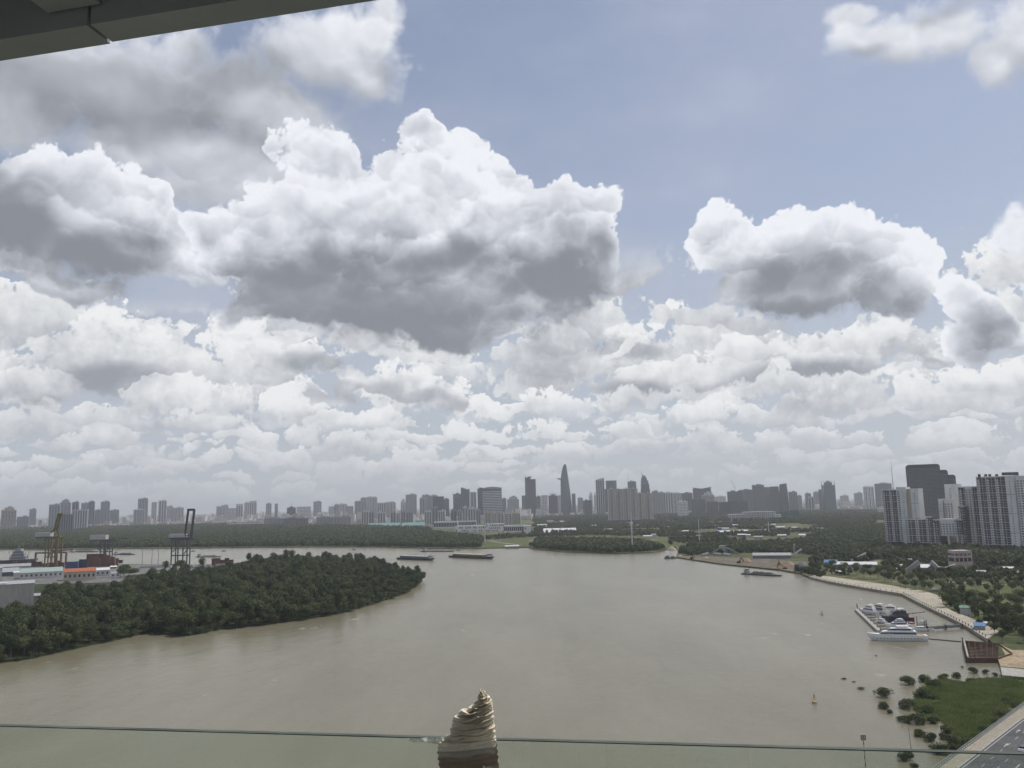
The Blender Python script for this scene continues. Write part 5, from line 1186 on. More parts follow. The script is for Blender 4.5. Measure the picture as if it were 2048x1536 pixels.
_cnt = Counter(); _wh = lambda i: 'in the row along the promenade lawn' if i < 20 else ('in the back row under the long bright roof' if i < 31 else ('in the dense group by the pavilion' if i < 54 else 'on the park lawn at the right edge'))
prk = sorted([(x, y, s, _wh(i)) for i, (x, y, s) in enumerate(prk)])
for i, (x, y, s, where) in enumerate(prk):
    _cnt[where] += 1
    look = ['round dark', 'tall open', 'broad low'][i % 3]
    tree(PARK, i % 3, G(x, y, GZ), s*1.02, i*1.7, '%s tree, %s from the left %s' % (look, ORD[_cnt[where]-1], where), 'park trees ' + where, name='park_tree')
far_wood('mixed dark trees between the sheds behind the park', [(1622,1140),(1640,1134),(1760,1140),(1800,1150),(1900,1160),(2090,1165),(2090,1141),(1900,1130),(1780,1122),(1700,1124),(1640,1114),(1622,1122)], 8.5, .5, .9, 48, .42, 30)
far_wood('shrubs under the park trees', [(1640,1147),(1760,1158),(1880,1170),(2070,1180),(2070,1160),(1900,1150),(1780,1150),(1660,1138)], 10, .25, .5, 49, .4, 25)
far_wood('thicket in the park at the right edge', [(1888,1195),(1900,1216),(1945,1232),(1995,1262),(2080,1290),(2080,1235),(1990,1212),(1930,1190)], 7.5, .35, .7, 50, .38, 20)
far_wood('bushes at the water edge below the gravel yard', [(1590,1142),(1622,1150),(1640,1155),(1650,1150),(1620,1140)], 4, .3, .6, 51)

# ================================================================ boats
HULLW = mat('white_gelcoat', (0.84, 0.84, 0.83), .3, .04, .5, spec=.5); NAVY = mat('dark_navy_hull', (0.035, 0.035, 0.055), .35, .2, .6, spec=.5); TEAK = mat('teak_deck', (.30,.21,.13), .8)
def hull_rings(L_, B, F, n=14, flare=1.0, bow=1.35, stern=.85, bowpow=2.2, draft=.5):
    rg = []
    for i in range(n + 1):
        t = i/n; x = -L_/2 + L_*t; w = B/2*(stern + (1-stern)*min(1, t*3))*(1 - max(0, (t-.45)/.55)**bowpow); w = max(w, .04)
        f = F*(1 + (bow-1)*t*t); xk = x - (max(0, t-.75)/.25)**1.3*L_*.10
        rg.append([(x, -w, f), (x - (x-xk)*.5, -w*.93, f*.45), (xk, -w*.72*(1-max(0,t-.8)*2), -.1), (xk, 0, -draft), (xk, w*.72*(1-max(0,t-.8)*2), -.1), (x - (x-xk)*.5, w*.93, f*.45), (x, w, f)])
    return rg
def yacht(pos, yaw, L_, B, F, label, hull=None, tiers=2, name='yacht', fly=True, cover=None, cat='yacht'):
    hull = hull or HULLW; r = empty(name, pos, yaw, label, cat)
    rg = hull_rings(L_, B, F); MB().rings(rg).build('hull', hull, r, smooth=False)
    mb = MB(); x0 = -L_*.34; x1 = L_*.28; z = F*.98; w = B*.40
    def cab(x0, x1, z0, z1, w, rake=1.2, back=.4):
        return [(x0,-w,z0),(x1,-w*.75,z0),(x1,w*.75,z0),(x0,w,z0),(x0+back,-w*.92,z1),(x1-(z1-z0)*rake,-w*.68,z1),(x1-(z1-z0)*rake,w*.68,z1),(x0+back,w*.92,z1)]
    BF = ((3,2,1,0),(4,5,6,7),(0,1,5,4),(1,2,6,5),(2,3,7,6),(3,0,4,7)); h = F*.75
    mb.add(cab(x0, x1, z, z+h, w), BF); dk = MB(); q = cab(x0+L_*.02, x1-h*.1, z+h*.28, z+h*.74, w*1.03, 1.0, .1); dk.add(q, BF)
    top = z + h
    if tiers > 1:
        mb.add(cab(x0+L_*.06, x1-L_*.14, top, top+h*.7, w*.82, 1.5, .3), BF); dk.add(cab(x0+L_*.10, x1-L_*.145, top+h*.2, top+h*.55, w*.85, 1.4, .1), BF); top += h*.7
    mb.build('superstructure', cover or HULLW, r); dk.build('window', DARKG, r)
    MB().prism([(-L_*.47,-B*.38),(-L_*.34,-B*.40),(-L_*.34,B*.40),(-L_*.47,B*.38)], F*.99, F*1.01).build('deck', TEAK, r)
    if fly:
        mb = MB(); mb.box(-L_*.22, -L_*.02, -w*.7, w*.7, top+F*.30, top+F*.36)
        for x in (-L_*.2, -L_*.05):
            for y in (-w*.6, w*.6): mb.beam((x-.3, y, top-.05), (x, y, top+F*.31), .12)
        mb.tube((-L_*.12,0,top+F*.36), (-L_*.14,0,top+F*.8), .07, .03, 5); mb.build('flybridge', HULLW, r)
    mb = MB()
    for i in range(int(L_/2.2)):
        x = -L_*.40 + i*2.2*.8
        for s_ in (-1, 1):
            yy = s_*(B/2*.955); mb.box(x, x+.6, min(yy, yy*1.012), max(yy, yy*1.012), F*.42, F*.56)
    mb.build('porthole', DARKG, r); 
    rl = MB(); pr = None
    for i in range(8, 15):
        for s_ in (0, 6): p = Vector(rg[i][s_]) if i < len(rg) else None; p and rl.tube(p, p + Vector((0,0,.7)), .03, n=4)
    for s_ in (0, 6):
        for i in range(8, 14): rl.beam(Vector(rg[i][s_]) + Vector((0,0,.7)), Vector(rg[i+1][s_]) + Vector((0,0,.7)), .05)
    rl.build('rail', HULLW, r); return r
def mid(a, b): return (a + b)/2
a = G(1733, 1280, 0); b = G(1853, 1281, 0); ang = math.atan2(a.y-b.y, a.x-b.x)
yacht(mid(a, b), ang, (a-b).length + .5, 6.6, 3.0, 'largest white motor yacht in front, moored broadside with a long dark window')
def yy(px, py, L_, B, F, deg, label, **k): return yacht(G(px, py, 0), R(deg), L_*1.15, B*1.15, F*1.25, label, **k)
yy(1795, 1245, 17, 4.6, 2.7, 172, 'dark navy motor yacht with white bridge in the middle of the marina', hull=NAVY, cover=NAVY)
yy(1738, 1228, 13, 4.0, 2.0, 118, 'white flybridge yacht at the far left end of the pontoon'); yy(1757, 1228, 14, 4.2, 2.2, 118, 'cream covered yacht, second from the left at the pontoon', cover=mat('cream_boat_cover', (.52,.49,.43), .8))
yy(1776, 1224, 13, 3.8, 1.9, 150, 'white yacht behind the navy yacht', tiers=1); yy(1762, 1246, 7, 2.6, 1.3, 110, 'small white cabin boat seen from the front at the pontoon', tiers=1, fly=False)
yy(1795, 1256, 13, 3.8, 1.7, 178, 'white open yacht just behind the largest one'); yy(1778, 1240, 11, 3.4, 1.5, 174, 'grey covered motorboat left of the navy yacht', tiers=1, fly=False, cover=mat('grey_boat_cover', (.25,.25,.26), .8))
yy(1822, 1254, 6.5, 3.0, 1.4, 95, 'pink and white covered boat right of the navy yacht', tiers=1, fly=False, cover=mat('pink_boat_cover', (.55,.30,.29), .8))
yy(1840, 1262, 9, 2.8, 1.2, 176, 'low white boat behind the stern of the largest yacht', tiers=1, fly=False); yy(1845, 1249, 5, 2.1, 1.0, 180, 'small white motorboat between the tall dock posts', tiers=1, fly=False)
for i, (x, y) in enumerate(((1853, 1258), (1859, 1261), (1864, 1262))):
    yy(x, y, 3.4, 1.2, .6, 170 - 20*i, ['left', 'middle', 'right'][i] + ' one of three little tenders beside the dock end', tiers=1, fly=False, name='tender', cat='small boat')
def pontoon():
    a = G(1713, 1222, 0); b = G(1759, 1266, 0); r = empty('pontoon', a, 0, 'long grey floating pontoon with dark piles at the marina', 'pontoon'); d = b - a; MB().beam((0,0,.5), d + Vector((0,0,.5)), 2.4, 2.0).build('float', CONC, r)
    n = 9; post = MB().tube((0,0,-1), (0,0,3.2), .22, n=7).mesh('pile', RUST)
    for i in range(n): link_mesh('pile', post, r, d*(i/(n-1)) + Vector((.9,.3,0)))
    for i in range(7):
        p = d*(.1 + .13*i); MB().box(0, 9, -.6, .6, .2, .7).build('finger', CONC, r, p + Vector((1, .8, 0)), R(10))
pontoon()
def walkway():
    a = G(1853, 1262, 0); b = G(1926, 1257, 0); r = empty('gangway', a, 0, 'thin walkway from the yachts to the promenade', 'gangway'); d = b - a; MB().beam((0,0,1.5), d + Vector((0,0,1.7)), .35, 1.8).build('deck', STEEL, r)
    mb = MB()
    for s_ in (-.9, .9): mb.beam(Vector((0, s_, 2.5)), d + Vector((0, s_, 2.7)), .08)
    mb.build('handrail', STEEL, r)
    for t in (.02, .52, .97): MB().tube(d*t + Vector((0,-1,-1)), d*t + Vector((0,-1,3)), .35, n=8).tube(d*t + Vector((0,1,-1)), d*t + Vector((0,1,3)), .35, n=8).build('pile', RUST, r)
    for px, py in ((1835, 1254), (1850, 1262), (1854, 1262)):
        tag(MB().tube((0,0,-1), (0,0,6.5), .3, .2, 8).build('mooring_post', RUST, None, G(px, py, 0)), {1835: 'tall dark mooring post behind the pink boat', 1850: 'tall dark mooring post left of the dock pair', 1854: 'tall dark mooring post right of the dock pair'}[px], 'post')
walkway()
def floats(x0, y0, x1, y1, n, lab):
    a = G(x0, y0, 0); b = G(x1, y1, 0); r = empty('float_line', a, 0, lab, 'float line'); me = MB().tube((-.85,0,.1), (.85,0,.1), .33, n=8).mesh('float', BLACK); d = b - a; yaw = math.atan2(d.y, d.x)
    for i in range(n): link_mesh('float', me, r, d*((i+.5)/n), yaw)
    MB().beam((0,0,.12), d + Vector((0,0,.12)), .08).build('rope', BLACK, r)
floats(1854, 1278, 1922, 1284, 11, 'line of black floats from the largest yacht to the steel pier'); floats(1800, 1230, 1851, 1224, 7, 'line of dark floats behind the navy yacht')
# steel pier
def pier():
    c = [G(x, y, 2.2) for x, y in ((1925,1281),(1998,1287),(2024,1306),(1995,1316),(1933,1316))]; r = empty('steel_pier', c[0], 0, 'rusty unfinished steel pier frame with rows of beams at the shore', 'pier'); o = c[0]
    for i in range(5): a, b = c[i] - o, c[(i+1) % 5] - o; MB().beam(a + Vector((0,0,-1.6)), b + Vector((0,0,-1.6)), .5, 3.4).build('sheet_pile_wall', RUST, r)
    A, B, E, Dn = c[0]-o, c[1]-o, c[4]-o, c[3]-o
    for k in range(1, 12): t = k/12; MB().beam(A.lerp(E, t) + Vector((0,0,-.1)), B.lerp(Dn, t) + Vector((0,0,-.1)), .45).build('beam', RUST, r)
    for k in range(1, 6): t = k/6; MB().beam(A.lerp(B, t) + Vector((0,0,-.5)), E.lerp(Dn, t) + Vector((0,0,-.5)), .5).build('girder', RUST, r)
    me = MB().tube((0,0,-3), (0,0,1.4), .35, n=8).mesh('pile', RUST)
    for k in range(9): link_mesh('pile', me, r, A.lerp(E, k/8))
    MB().beam(A + Vector((.6,0,.5)), E + Vector((.6,0,.5)), 1.0, .25).build('walkway', CONC, r)
pier()
land('yard.001', GL([(1999,1288),(2024,1300),(2090,1300),(2090,1340),(2001,1332),(1996,1318),(2012,1312)], GZ + .04), -1, GZ + .04, ground_mat('bare_sandy_ground', [(0.28,0.22,0.15),(0.36,0.29,0.20),(0.22,0.17,0.12)], .08, .6), label='bare sandy ground beside the steel pier')
land('pavement.001', GL([(2001,1334),(2090,1343),(2090,1358),(2004,1350)], GZ + .08), 0, GZ + .08, CONC, label='grey concrete slab by the marsh')
# barges
CARGO = mat('cargo_sand', (.23,.21,.17), .95, .25, .4, bump=.3); HB = mat('dark_barge_hull', (.055,.06,.065), .7, .3, .5)
def barge(x0, x1, y, label, high=True, flip=1, sand=GRAV, cw=None, y2=None, box=3.0, name='barge'):
    a = G(x0, y, 0); b = G(x1, y2 or y, 0); L_ = (b-a).length; yaw = math.atan2(b.y-a.y, b.x-a.x) + (0 if flip > 0 else math.pi); r = empty(name, mid(a, b), yaw, label, 'barge'); B = L_*.17; F = 2.6 if high else 1.1
    MB().rings(hull_rings(L_, B, F, bow=1.25, bowpow=4, stern=.9)).build('hull', HB, r)
    w = B*.42
    if high:
        MB().box(-L_*.40, L_*.30, -w, w, F, F + box).build('cargo_wall', mat('barge_coaming', (.12,.135,.15), .7, .25, .4), r)
        mb = MB(); n = 12; rd = random.Random(int(x0)); V = []
        for i in range(n+1):
            x = -L_*.395 + L_*.69*i/n; zc = F + box + rd.uniform(.1, .9); V += [(x, -w*.96, F+box-.1), (x, -w*.4, zc), (x, w*.4, zc - .1), (x, w*.96, F+box-.1)]
        mb.add(V, [(4*i+j, 4*i+4+j, 4*i+5+j, 4*i+1+j) for i in range(n) for j in range(3)] + [(0,1,2,3),(4*n+3,4*n+2,4*n+1,4*n)]); mb.build('cargo', sand, r)
    else:
        mb = MB(); n = 14; rd = random.Random(int(x0)); V = []
        for i in range(n+1):
            x = -L_*.30 + L_*.62*i/n; zc = F + 2.6*min(1, i/2, (n-i)/2)*rd.uniform(.7, 1.1); V += [(x, -w, F), (x, -w*.2, zc), (x, w*.3, zc*.95), (x, w, F)]
        mb.add(V, [(4*i+j, 4*i+4+j, 4*i+5+j, 4*i+1+j) for i in range(n) for j in range(3)] + [(0,1,2,3),(4*n+3,4*n+2,4*n+1,4*n)]); mb.build('cargo', sand, r)
    # wheelhouse
    X = L_*.37 if high else -L_*.40; MB().box(X-2.2, X+2.2, -w*.7, w*.7, F, F+2.6).box(X-1.4, X+1.6, -w*.5, w*.5, F+2.6, F+4.6).build('wheelhouse', M_GREY, r)
    MB().box(X-1.5, X+1.7, -w*.52, w*.52, F+3.3, F+4.1).build('window', DARKG, r); MB().tube((X,0,F+4.6), (X,0,F+8), .12, .06, 5).build('mast', STEEL, r); return r
barge(799, 871, 1118, 'loaded barge with a pale covered hold, left of the two large ones', y2=1121, sand=M_GREY); barge(904, 991, 1114, 'longest loaded barge with tan cargo, right of the two large ones', y2=1118, sand=SAND)
barge(843, 911, 1103, 'low barge heaped with dark gravel behind the two large ones', high=False); barge(1486, 1567, 1148, 'low gravel barge moored at the right bank yard', high=False, y2=1153, sand=HB)
barge(394, 444, 1114, 'low dark barge on the water behind the left wood', high=False); barge(228, 272, 1109.5, 'dark empty barge behind the yellow crane', high=False, sand=HB); barge(141, 200, 1104, 'dark barge partly hidden by the port cranes', high=False, sand=HB)
def skiff(px, py, L_, lab, name='small_boat'):
    r = empty(name, G(px, py, 0), random.uniform(-.3, .3), lab, 'small boat'); MB().rings(hull_rings(L_, L_*.28, .8, n=8)).build('hull', HB, r); MB().box(-L_*.2, L_*.1, -.8, .8, .7, 2.2).build('cabin', M_MID, r)
skiff(386, 1103, 11, 'tiny dark boat right of the portal crane'); skiff(448, 1102.5, 11, 'tiny dark boat far off above the low dark barge'); skiff(708, 1100, 8, 'tiny dark boat left of the gravel barge'); skiff(917, 1101, 9, 'tiny tug at the bow of the gravel barge')
def dredger():
    a = G(1329, 1117, 0); b = G(1352, 1117, 0); L_ = (b-a).length; r = empty('work_boat', mid(a, b), 0, 'dark work boat with pump gear at the tip of the yard', 'work boat'); MB().box(-L_/2, L_/2, -3, 3, -.3, 1.6).build('hull', HB, r)
    MB().box(-L_*.4, -L_*.1, -2, 2, 1.6, 4.2).box(L_*.1, L_*.3, -2, 2, 1.6, 3.4).build('cabin', M_MID, r); MB().tube((0,0,1.6), (0,0,8), .25, .15, 6).beam((0,0,7), (L_*.45,0,2), .3).build('derrick', STEEL, r)
dredger()
# buoys and drifting plants
def buoy(px, py, h, m_, lab):
    r = empty('buoy', G(px, py, 0), 0, lab, 'buoy'); MB().tube((0,0,-.4), (0,0,.7), 1.05, .95, 14).build('float', m_, r); mb = MB()
    for k in range(4): t = k*math.pi/2; mb.beam((.7*math.cos(t), .7*math.sin(t), .7), (.15*math.cos(t), .15*math.sin(t), h*.62), .1)
    mb.tube((0,0,h*.6), (0,0,h), .08, .05, 6).tube((0,0,h*.6), (0,0,h*.7), .35, .3, 8); mb.build('cage', m_, r)
buoy(1629, 1406, 4.6, mat('yellow_buoy_paint', (.48,.36,.18), .6), 'yellow buoy with a thin mast in the open river'); buoy(1644, 1229, 3.4, mat('faded_buoy_paint', (.40,.36,.24), .6), 'pale cage buoy left of the marina')
tag(MB().prism([(-.3,-.3),(.3,-.3),(.3,.3),(-.3,.3)], -.5, 2.2, top=.5).build('marker', BLACK, None, G(1714, 1213, 0)), 'small black marker above the end of the pontoon', 'marker')
for i, (x, y, w) in enumerate(((1687,1358,1.6),(1722,1378,2.0),(1753,1312,1.0),(1708,1364,.9),(1703,1216,1.0))):
    tag(link_mesh('drifting_plants', BUSH[i % 2][0], None, G(x, y, 0) , i, (w*.45, w*.3, w*.16)), ['long dark clump of drifting plants left of the marsh','dark clump of drifting plants nearest the marsh','small dark clump drifting below the largest yacht','thin streak of drifting plants','speck of drifting plants left of the marina'][i], 'drifting plants')

# ================================================================ marsh and road, lower right
MARSH = ground_mat('marsh_grass', [(0.070,0.10,0.036),(0.100,0.135,0.050),(0.14,0.16,0.07),(0.13,0.11,0.07)], .05, .8)
marsh = GL([(1846,1384),(1850,1372),(1868,1364),(1890,1360),(1918,1364),(1935,1368),(1960,1363),(2000,1357),(2022,1352),(2120,1345),(2220,1400),(2120,1430),(2048,1440),(2000,1465),(1960,1492),(1925,1512),(1908,1508),(1916,1486),(1910,1466),(1890,1442),(1862,1434),(1840,1428),(1836,1404)], .45)
_rr = random.Random(77); _m = []
for i in range(len(marsh)):
    a, b = marsh[i], marsh[(i+1) % len(marsh)]; n = max(1, int((b-a).length/2.5)) if (b-a).length < 60 else 1
    for k in range(n): q = a.lerp(b, k/n); _m.append(q + Vector((_rr.uniform(-1.3,1.3), _rr.uniform(-2,2), 0)) if n > 1 else q)
marsh = _m
land('marsh', marsh, -2, .45, MARSH, label='bright green marsh grass')
def grass_mesh(n, seed):
    rd = random.Random(seed); mb = MB()
    for i in range(n):
        x, y = rd.gauss(0, 1.1), rd.gauss(0, 1.1); a = rd.uniform(0, 6.28); h = rd.uniform(.35, .95); w = .22; dx, dy = math.cos(a)*w, math.sin(a)*w
        mb.add([(x-dx,y-dy,0),(x+dx,y+dy,0),(x+dx*.3+rd.uniform(-.3,.3),y+dy*.3,h)], [(0,1,2)])
    return mb
GR = tag(grass_mesh(160, 3).build('grass_tuft', leaf_mat('marsh_blades', (0.10,0.14,0.045), (0.20,0.235,0.095), .4), None, G(1905, 1385, .45)), 'clump of green marsh grass at the water side of the marsh', 'grass tuft')
gp = scatter(marsh, 2.1, np.random.RandomState(3)); gp = gp[vnoise(gp, 9, 4) > .30]; wood('grass', 'thick green grass covering the marsh', gp, .42, [GR], .7, 1.4, 60)
bushes = [(1815,1368,1.25),(1768,1393,1.2),(1766,1416,1.05),(1781,1426,.55),(1851,1362,1.4),(1869,1374,1.2),(1890,1356,.7),(1912,1355,1.05),(1925,1335,.32),(1946,1345,.85),(1972,1346,.6),(1939,1364,.9),(1847,1396,1.3),(1816,1416,1.25),
 (1815,1444,1.0),(1834,1446,1.2),(1856,1428,1.1),(1838,1472,.95),(1858,1480,1.05),(1895,1464,1.0),(1878,1505,1.3),(1808,1518,1.15),(1829,1534,.6),(1906,1490,1.0),(1932,1496,1.1),(1972,1466,1.0),(2005,1436,1.0),(2026,1415,1.0),(1956,1480,.9),(2011,1405,.8),(1990,1450,1.0),(1990,1352,.5),(1800,1440,.5),(1868,1446,.9),(1884,1360,.8),(1861,1400,1.0),(1912,1505,.9),(1888,1478,.8)]
ORD = 'first second third fourth fifth sixth seventh eighth ninth tenth eleventh twelfth thirteenth fourteenth fifteenth sixteenth seventeenth eighteenth nineteenth twentieth twenty-first twenty-second twenty-third twenty-fourth twenty-fifth twenty-sixth'.split()
from collections import Counter
_cnt = Counter(); bushes.sort()
for i, (x, y, s) in enumerate(bushes):
    q = 'standing in the water left of the marsh' if x < 1800 else ('at the flooded edge of the marsh' if x < 1905 else ('beside the road railing' if y > 1400 else 'along the upper edge of the marsh'))
    sz = 'large' if s > 1.15 else ('small' if s < .7 else 'medium'); tp = ['round', 'spreading'][i % 2]
    _cnt[q] += 1
    t = tree(BUSH, i % 2, G(x, y, .1), s*1.1, i*1.3, '%s %s green bush, %s from the left %s' % (sz, tp, ORD[_cnt[q]-1], q), 'bushes ' + q, cat='bush', name='bush')
_bc = [c for o in bpy.data.objects if o.name == 'bush' for c in o.children if c.name.startswith('crown')]
sp_ = scatter(marsh, 3.4, np.random.RandomState(6)); wood('shrubs', 'low weedy shrubs scattered through the marsh grass', sp_[vnoise(sp_, 12, 8) > .45], .3, _bc, .12, .42, 61)
# road
RZ = 4.0
p0 = G(1915, 1509, RZ); p1 = G(2046, 1413, RZ); rd_ = (p1 - p0); rd_.z = 0; rd_.normalize(); rn = Vector((rd_.y, -rd_.x, 0))
if rn.x < 0: rn = -rn
A0 = p0 - rd_*260; LEN = 520
def strip(name, o0, o1, z, m_, label=None, z0=None, t0=0, t1=LEN):
    a, b, c, d = A0 + rd_*t0 + rn*o0, A0 + rd_*t1 + rn*o0, A0 + rd_*t1 + rn*o1, A0 + rd_*t0 + rn*o1
    return land(name, [a, b, c, d], z - .3 if z0 is None else z0, z, m_, label=label)
qk = (G(1965, 1500, RZ) - A0).dot(rn)          # kerb line
ASPH = ground_mat('asphalt', [(0.085,0.085,0.088),(0.105,0.105,0.108),(0.125,0.125,0.125)], .08, 1.2)
strip('embankment', -.9, 60, RZ - .35, ground_mat('embankment_earth', [(.05,.06,.03),(.08,.08,.05)], .1), z0=-2.5)
strip('pavement.002', -.2, qk - .35, RZ + .12, ground_mat('tan_footway', [(.27,.245,.195),(.32,.29,.235)], .3, 2.0), 'tan footway beside the road')
strip('kerb', qk - .35, qk, RZ + .14, CONC); strip('road', qk, 60, RZ, ASPH, 'grey asphalt road')
LINE = mat('road_paint', (.45,.45,.44), .7, .15, 1.5)
strip('road_marking', qk + .55, qk + .75, RZ + .008, LINE, z0=RZ + .004)
k = 1
for off in (4.2, 7.9, 11.6):
    for t in range(0, LEN, 9):
        if off == 11.6 and t % 2: continue
        strip('road_marking.%03d' % k, qk + off, qk + off + (.15 if off != 11.6 else .3), RZ + .008, LINE, z0=RZ + .004, t0=t, t1=t + (3.5 if off != 11.6 else 9)); k += 1
        if off != 4.2 and t > 380: break
for ti, (px, py) in enumerate(((2012, 1490), (2036, 1462))):
    c = G(px, py, RZ); M = Matrix.Translation((c.x, c.y, RZ + .006)) @ Matrix(((rd_.x, -rn.x*-1, 0, 0), (rd_.y, rn.y, 0, 0), (0, 0, 1, 0), (0, 0, 0, 1)))
    mb = MB(); V = [M @ Vector(v) for v in ((-2.4,-.12,0),(.6,-.12,0),(.6,.12,0),(-2.4,.12,0),(.6,-.55,0),(2.2,0,0),(.6,.55,0))]; mb.add(V, [(0,1,2,3),(4,5,6)]); tag(mb.build('road_marking.arrow', LINE), 'white arrow on the road', kind='structure')
def road_rail():
    r = empty('road_railing', A0 + Vector((0,0,RZ)) , 0, 'grey metal railing on posts along the footway', 'railing'); me = MB().box(-.09, .09, -.09, .09, -.4, 1.25).mesh('post', STEEL); r.location = A0 + Vector((0,0,0)); r.location.z = RZ
    for t in range(110, 420, 2): link_mesh('post', me, r, rd_*t, math.atan2(rd_.y, rd_.x))
    for z in (.35, .75, 1.2): MB().beam(rd_*100 + Vector((0,0,z)), rd_*420 + Vector((0,0,z)), .12).build('rail', STEEL, r)
    MB().beam(rd_*100 + Vector((0,0,-.25)) - rn*.4, rd_*420 + Vector((0,0,-.25)) - rn*.4, .5, .7).build('edge_beam', CONC, r)
road_rail()
def car(px, py, m_, lab):
    g = G(px, py, RZ); r = empty('car', g, math.atan2(rd_.y, rd_.x), lab, 'car'); MB().prism([(-2.1,-.9),(2.1,-.9),(2.1,.9),(-2.1,.9)], .3, .95, top=.96).build('body', m_, r)
    MB().prism([(-1.5,-.82),(1.0,-.82),(1.0,.82),(-1.5,.82)], .95, 1.5, top=.72).build('cabin', DARKG, r)
    for x in (-1.3, 1.3): MB().tube((x,-.92,.33), (x,.92,.33), .33, n=12).build('wheel', BLACK, r)
car(2047, 1502, HULLW, 'white car cut by the right edge on the road')
# river sign
def river_sign():
    g = G(1731, 1533, 0); D = g.y; r = empty('river_sign', g, 0, 'square black and white river sign on a banded pole', 'sign'); Z = lambda y: P(1729, y, D).z; s = D/FPX
    zt = Z(1470); w = 9.5*s/2; zc = Z(1475)
    n = 9
    for i in range(n): MB().tube((0,0,-1 + (zc+1)*i/n), (0,0,-1 + (zc+1)*(i+1)/n), .12, n=8).build('pole_band', BLACK if i % 2 else CONC, r)
    MB().box(-w, w, -.06, .06, zc-w, zc+w).build('panel', mat('sign_face', (.45,.44,.40), .6), r)
    mb = MB(); t = w*.26
    mb.box(-w, w, -.10, -.07, zc-w, zc-w+t).box(-w, w, -.10, -.07, zc+w-t, zc+w).box(-w, -w+t, -.10, -.07, zc-w+t, zc+w-t).box(w-t, w, -.10, -.07, zc-w+t, zc+w-t); mb.build('border', BLACK, r)
    MB().add([(-w*.35,-.12,zc+w*.4),(w*.35,-.12,zc+w*.4),(-w*.1,-.12,zc-w*.45),(-w*.35,-.07,zc+w*.4),(w*.35,-.07,zc+w*.4),(-w*.1,-.07,zc-w*.45)], [(0,2,1),(3,4,5),(0,1,4,3),(1,2,5,4),(2,0,3,5)]).build('symbol', BLACK, r)
    g = G(1824, 1507, 0); tag(MB().tube((0,0,-1), (-.5,0,8.5), .13, .1, 7).build('post', CONC, None, g), 'bare leaning post in the water right of the river sign', 'post')
river_sign()

# ================================================================ port on the left peninsula
PORTY = ground_mat('port_concrete', [(0.13,0.13,0.125),(0.18,0.175,0.165),(0.10,0.10,0.10)], .02, .3)
land('yard.002', GL([(-300,1129),(0,1128),(300,1129.5),(425,1130),(440,1136),(330,1146),(255,1150),(240,1164),(80,1168),(-300,1180)], GZ + .05), -2, GZ + .05, PORTY, label='grey container yard of the port')
Y_CR = mat('faded_yellow_crane', (.17,.125,.05), .7, .3, .4); B_CR = mat('brown_crane', (.15,.10,.075), .7, .25, .4); D_CR = mat('dark_crane', (.07,.075,.08), .7, .2, .4); H_CR = mat('machinery_house', (.42,.43,.42), .7, .1, .3)
def sts(px, ybase, m_, label, house, legs, ytop_leg, boom=None, hm=None, brace=()):
    g = G(px, ybase, GZ); D = g.y; s = D/FPX; r = empty('port_crane', g, 0, label, 'port crane')
    X = lambda x: P(x, 1100, D).x - g.x; Z = lambda y: P(px, y, D).z - GZ
    for i, x in enumerate(legs):
        for yy_ in ((0,) if i % 2 else (0, 16)): MB().beam((X(x), yy_, 0), (X(x), yy_, Z(ytop_leg)), 1.5).build('leg', m_, r)
    x0, x1 = min(legs), max(legs); MB().box(X(x0), X(x1), -.6, .6, Z(ytop_leg) - 2.5, Z(ytop_leg)).box(X(x0), X(x1), 15.4, 16.6, Z(ytop_leg) - 2.5, Z(ytop_leg)).build('portal_beam', m_, r)
    MB().box(X(x0), X(x1), -.5, .5, Z(ytop_leg + (ybase-ytop_leg)*.62) - 1.2, Z(ytop_leg + (ybase-ytop_leg)*.62) + .5).build('sill_beam', m_, r)
    mb = MB()
    for a, b, c, d in brace: mb.beam((X(a), .2, Z(b)), (X(c), .2, Z(d)), 1.1)
    if brace: mb.build('brace', m_, r)
    hx0, hy0, hx1, hy1 = house; MB().box(X(hx0), X(hx1), 2, 13, Z(hy1), Z(hy0)).build('machinery_house', H_CR, r); MB().box(X(hx0)-.5, X(x1), 5, 10, Z(hy1) - 2.2, Z(hy1) - .05).build('girder', m_, r)
    if boom:
        mb = MB()
        for a, b, c, d, w in boom: mb.beam((X(a), 4, Z(b)), (X(c), 6, Z(d)), w)
        mb.build('boom', hm or m_, r)
    return r
sts(100, 1137, Y_CR, 'yellow-brown quay crane with its lattice boom raised, far left', (66, 1065, 96, 1073), (91, 97, 112, 115), 1075,
    [(103,1062,108,1030,2.6),(109,1062,113,1030,2.6),(108,1031,118,1029,4),(104,1052,110,1048,1.2),(105,1044,111,1040,1.2),(97,1066,106,1058,1.6),(106,1056,114,1075,2.2),(98,1064,108,1052,1.4)], brace=[(98,1112,112,1078)])
sts(206, 1116, D_CR, 'dark quay crane with a pale machinery house in the middle of the port', (177, 1070, 209, 1079), (201, 208, 211, 225), 1082,
    [(209,1080,254,1078,1.4),(225,1074,226,1083,1.6)], brace=[(201,1104,193,1092),(212,1104,222,1088)])
sts(362, 1130, D_CR, 'dark quay crane with a tall rectangular raised boom', (335, 1068, 367, 1075), (343, 356, 366, 380), 1078,
    [(366,1078,371,1020,3.0),(379,1078,383,1020,3.0),(370,1020,384,1020,3.4),(366,1072,381,1072,1.6)], brace=[(345,1104,355,1092),(368,1108,379,1092)])
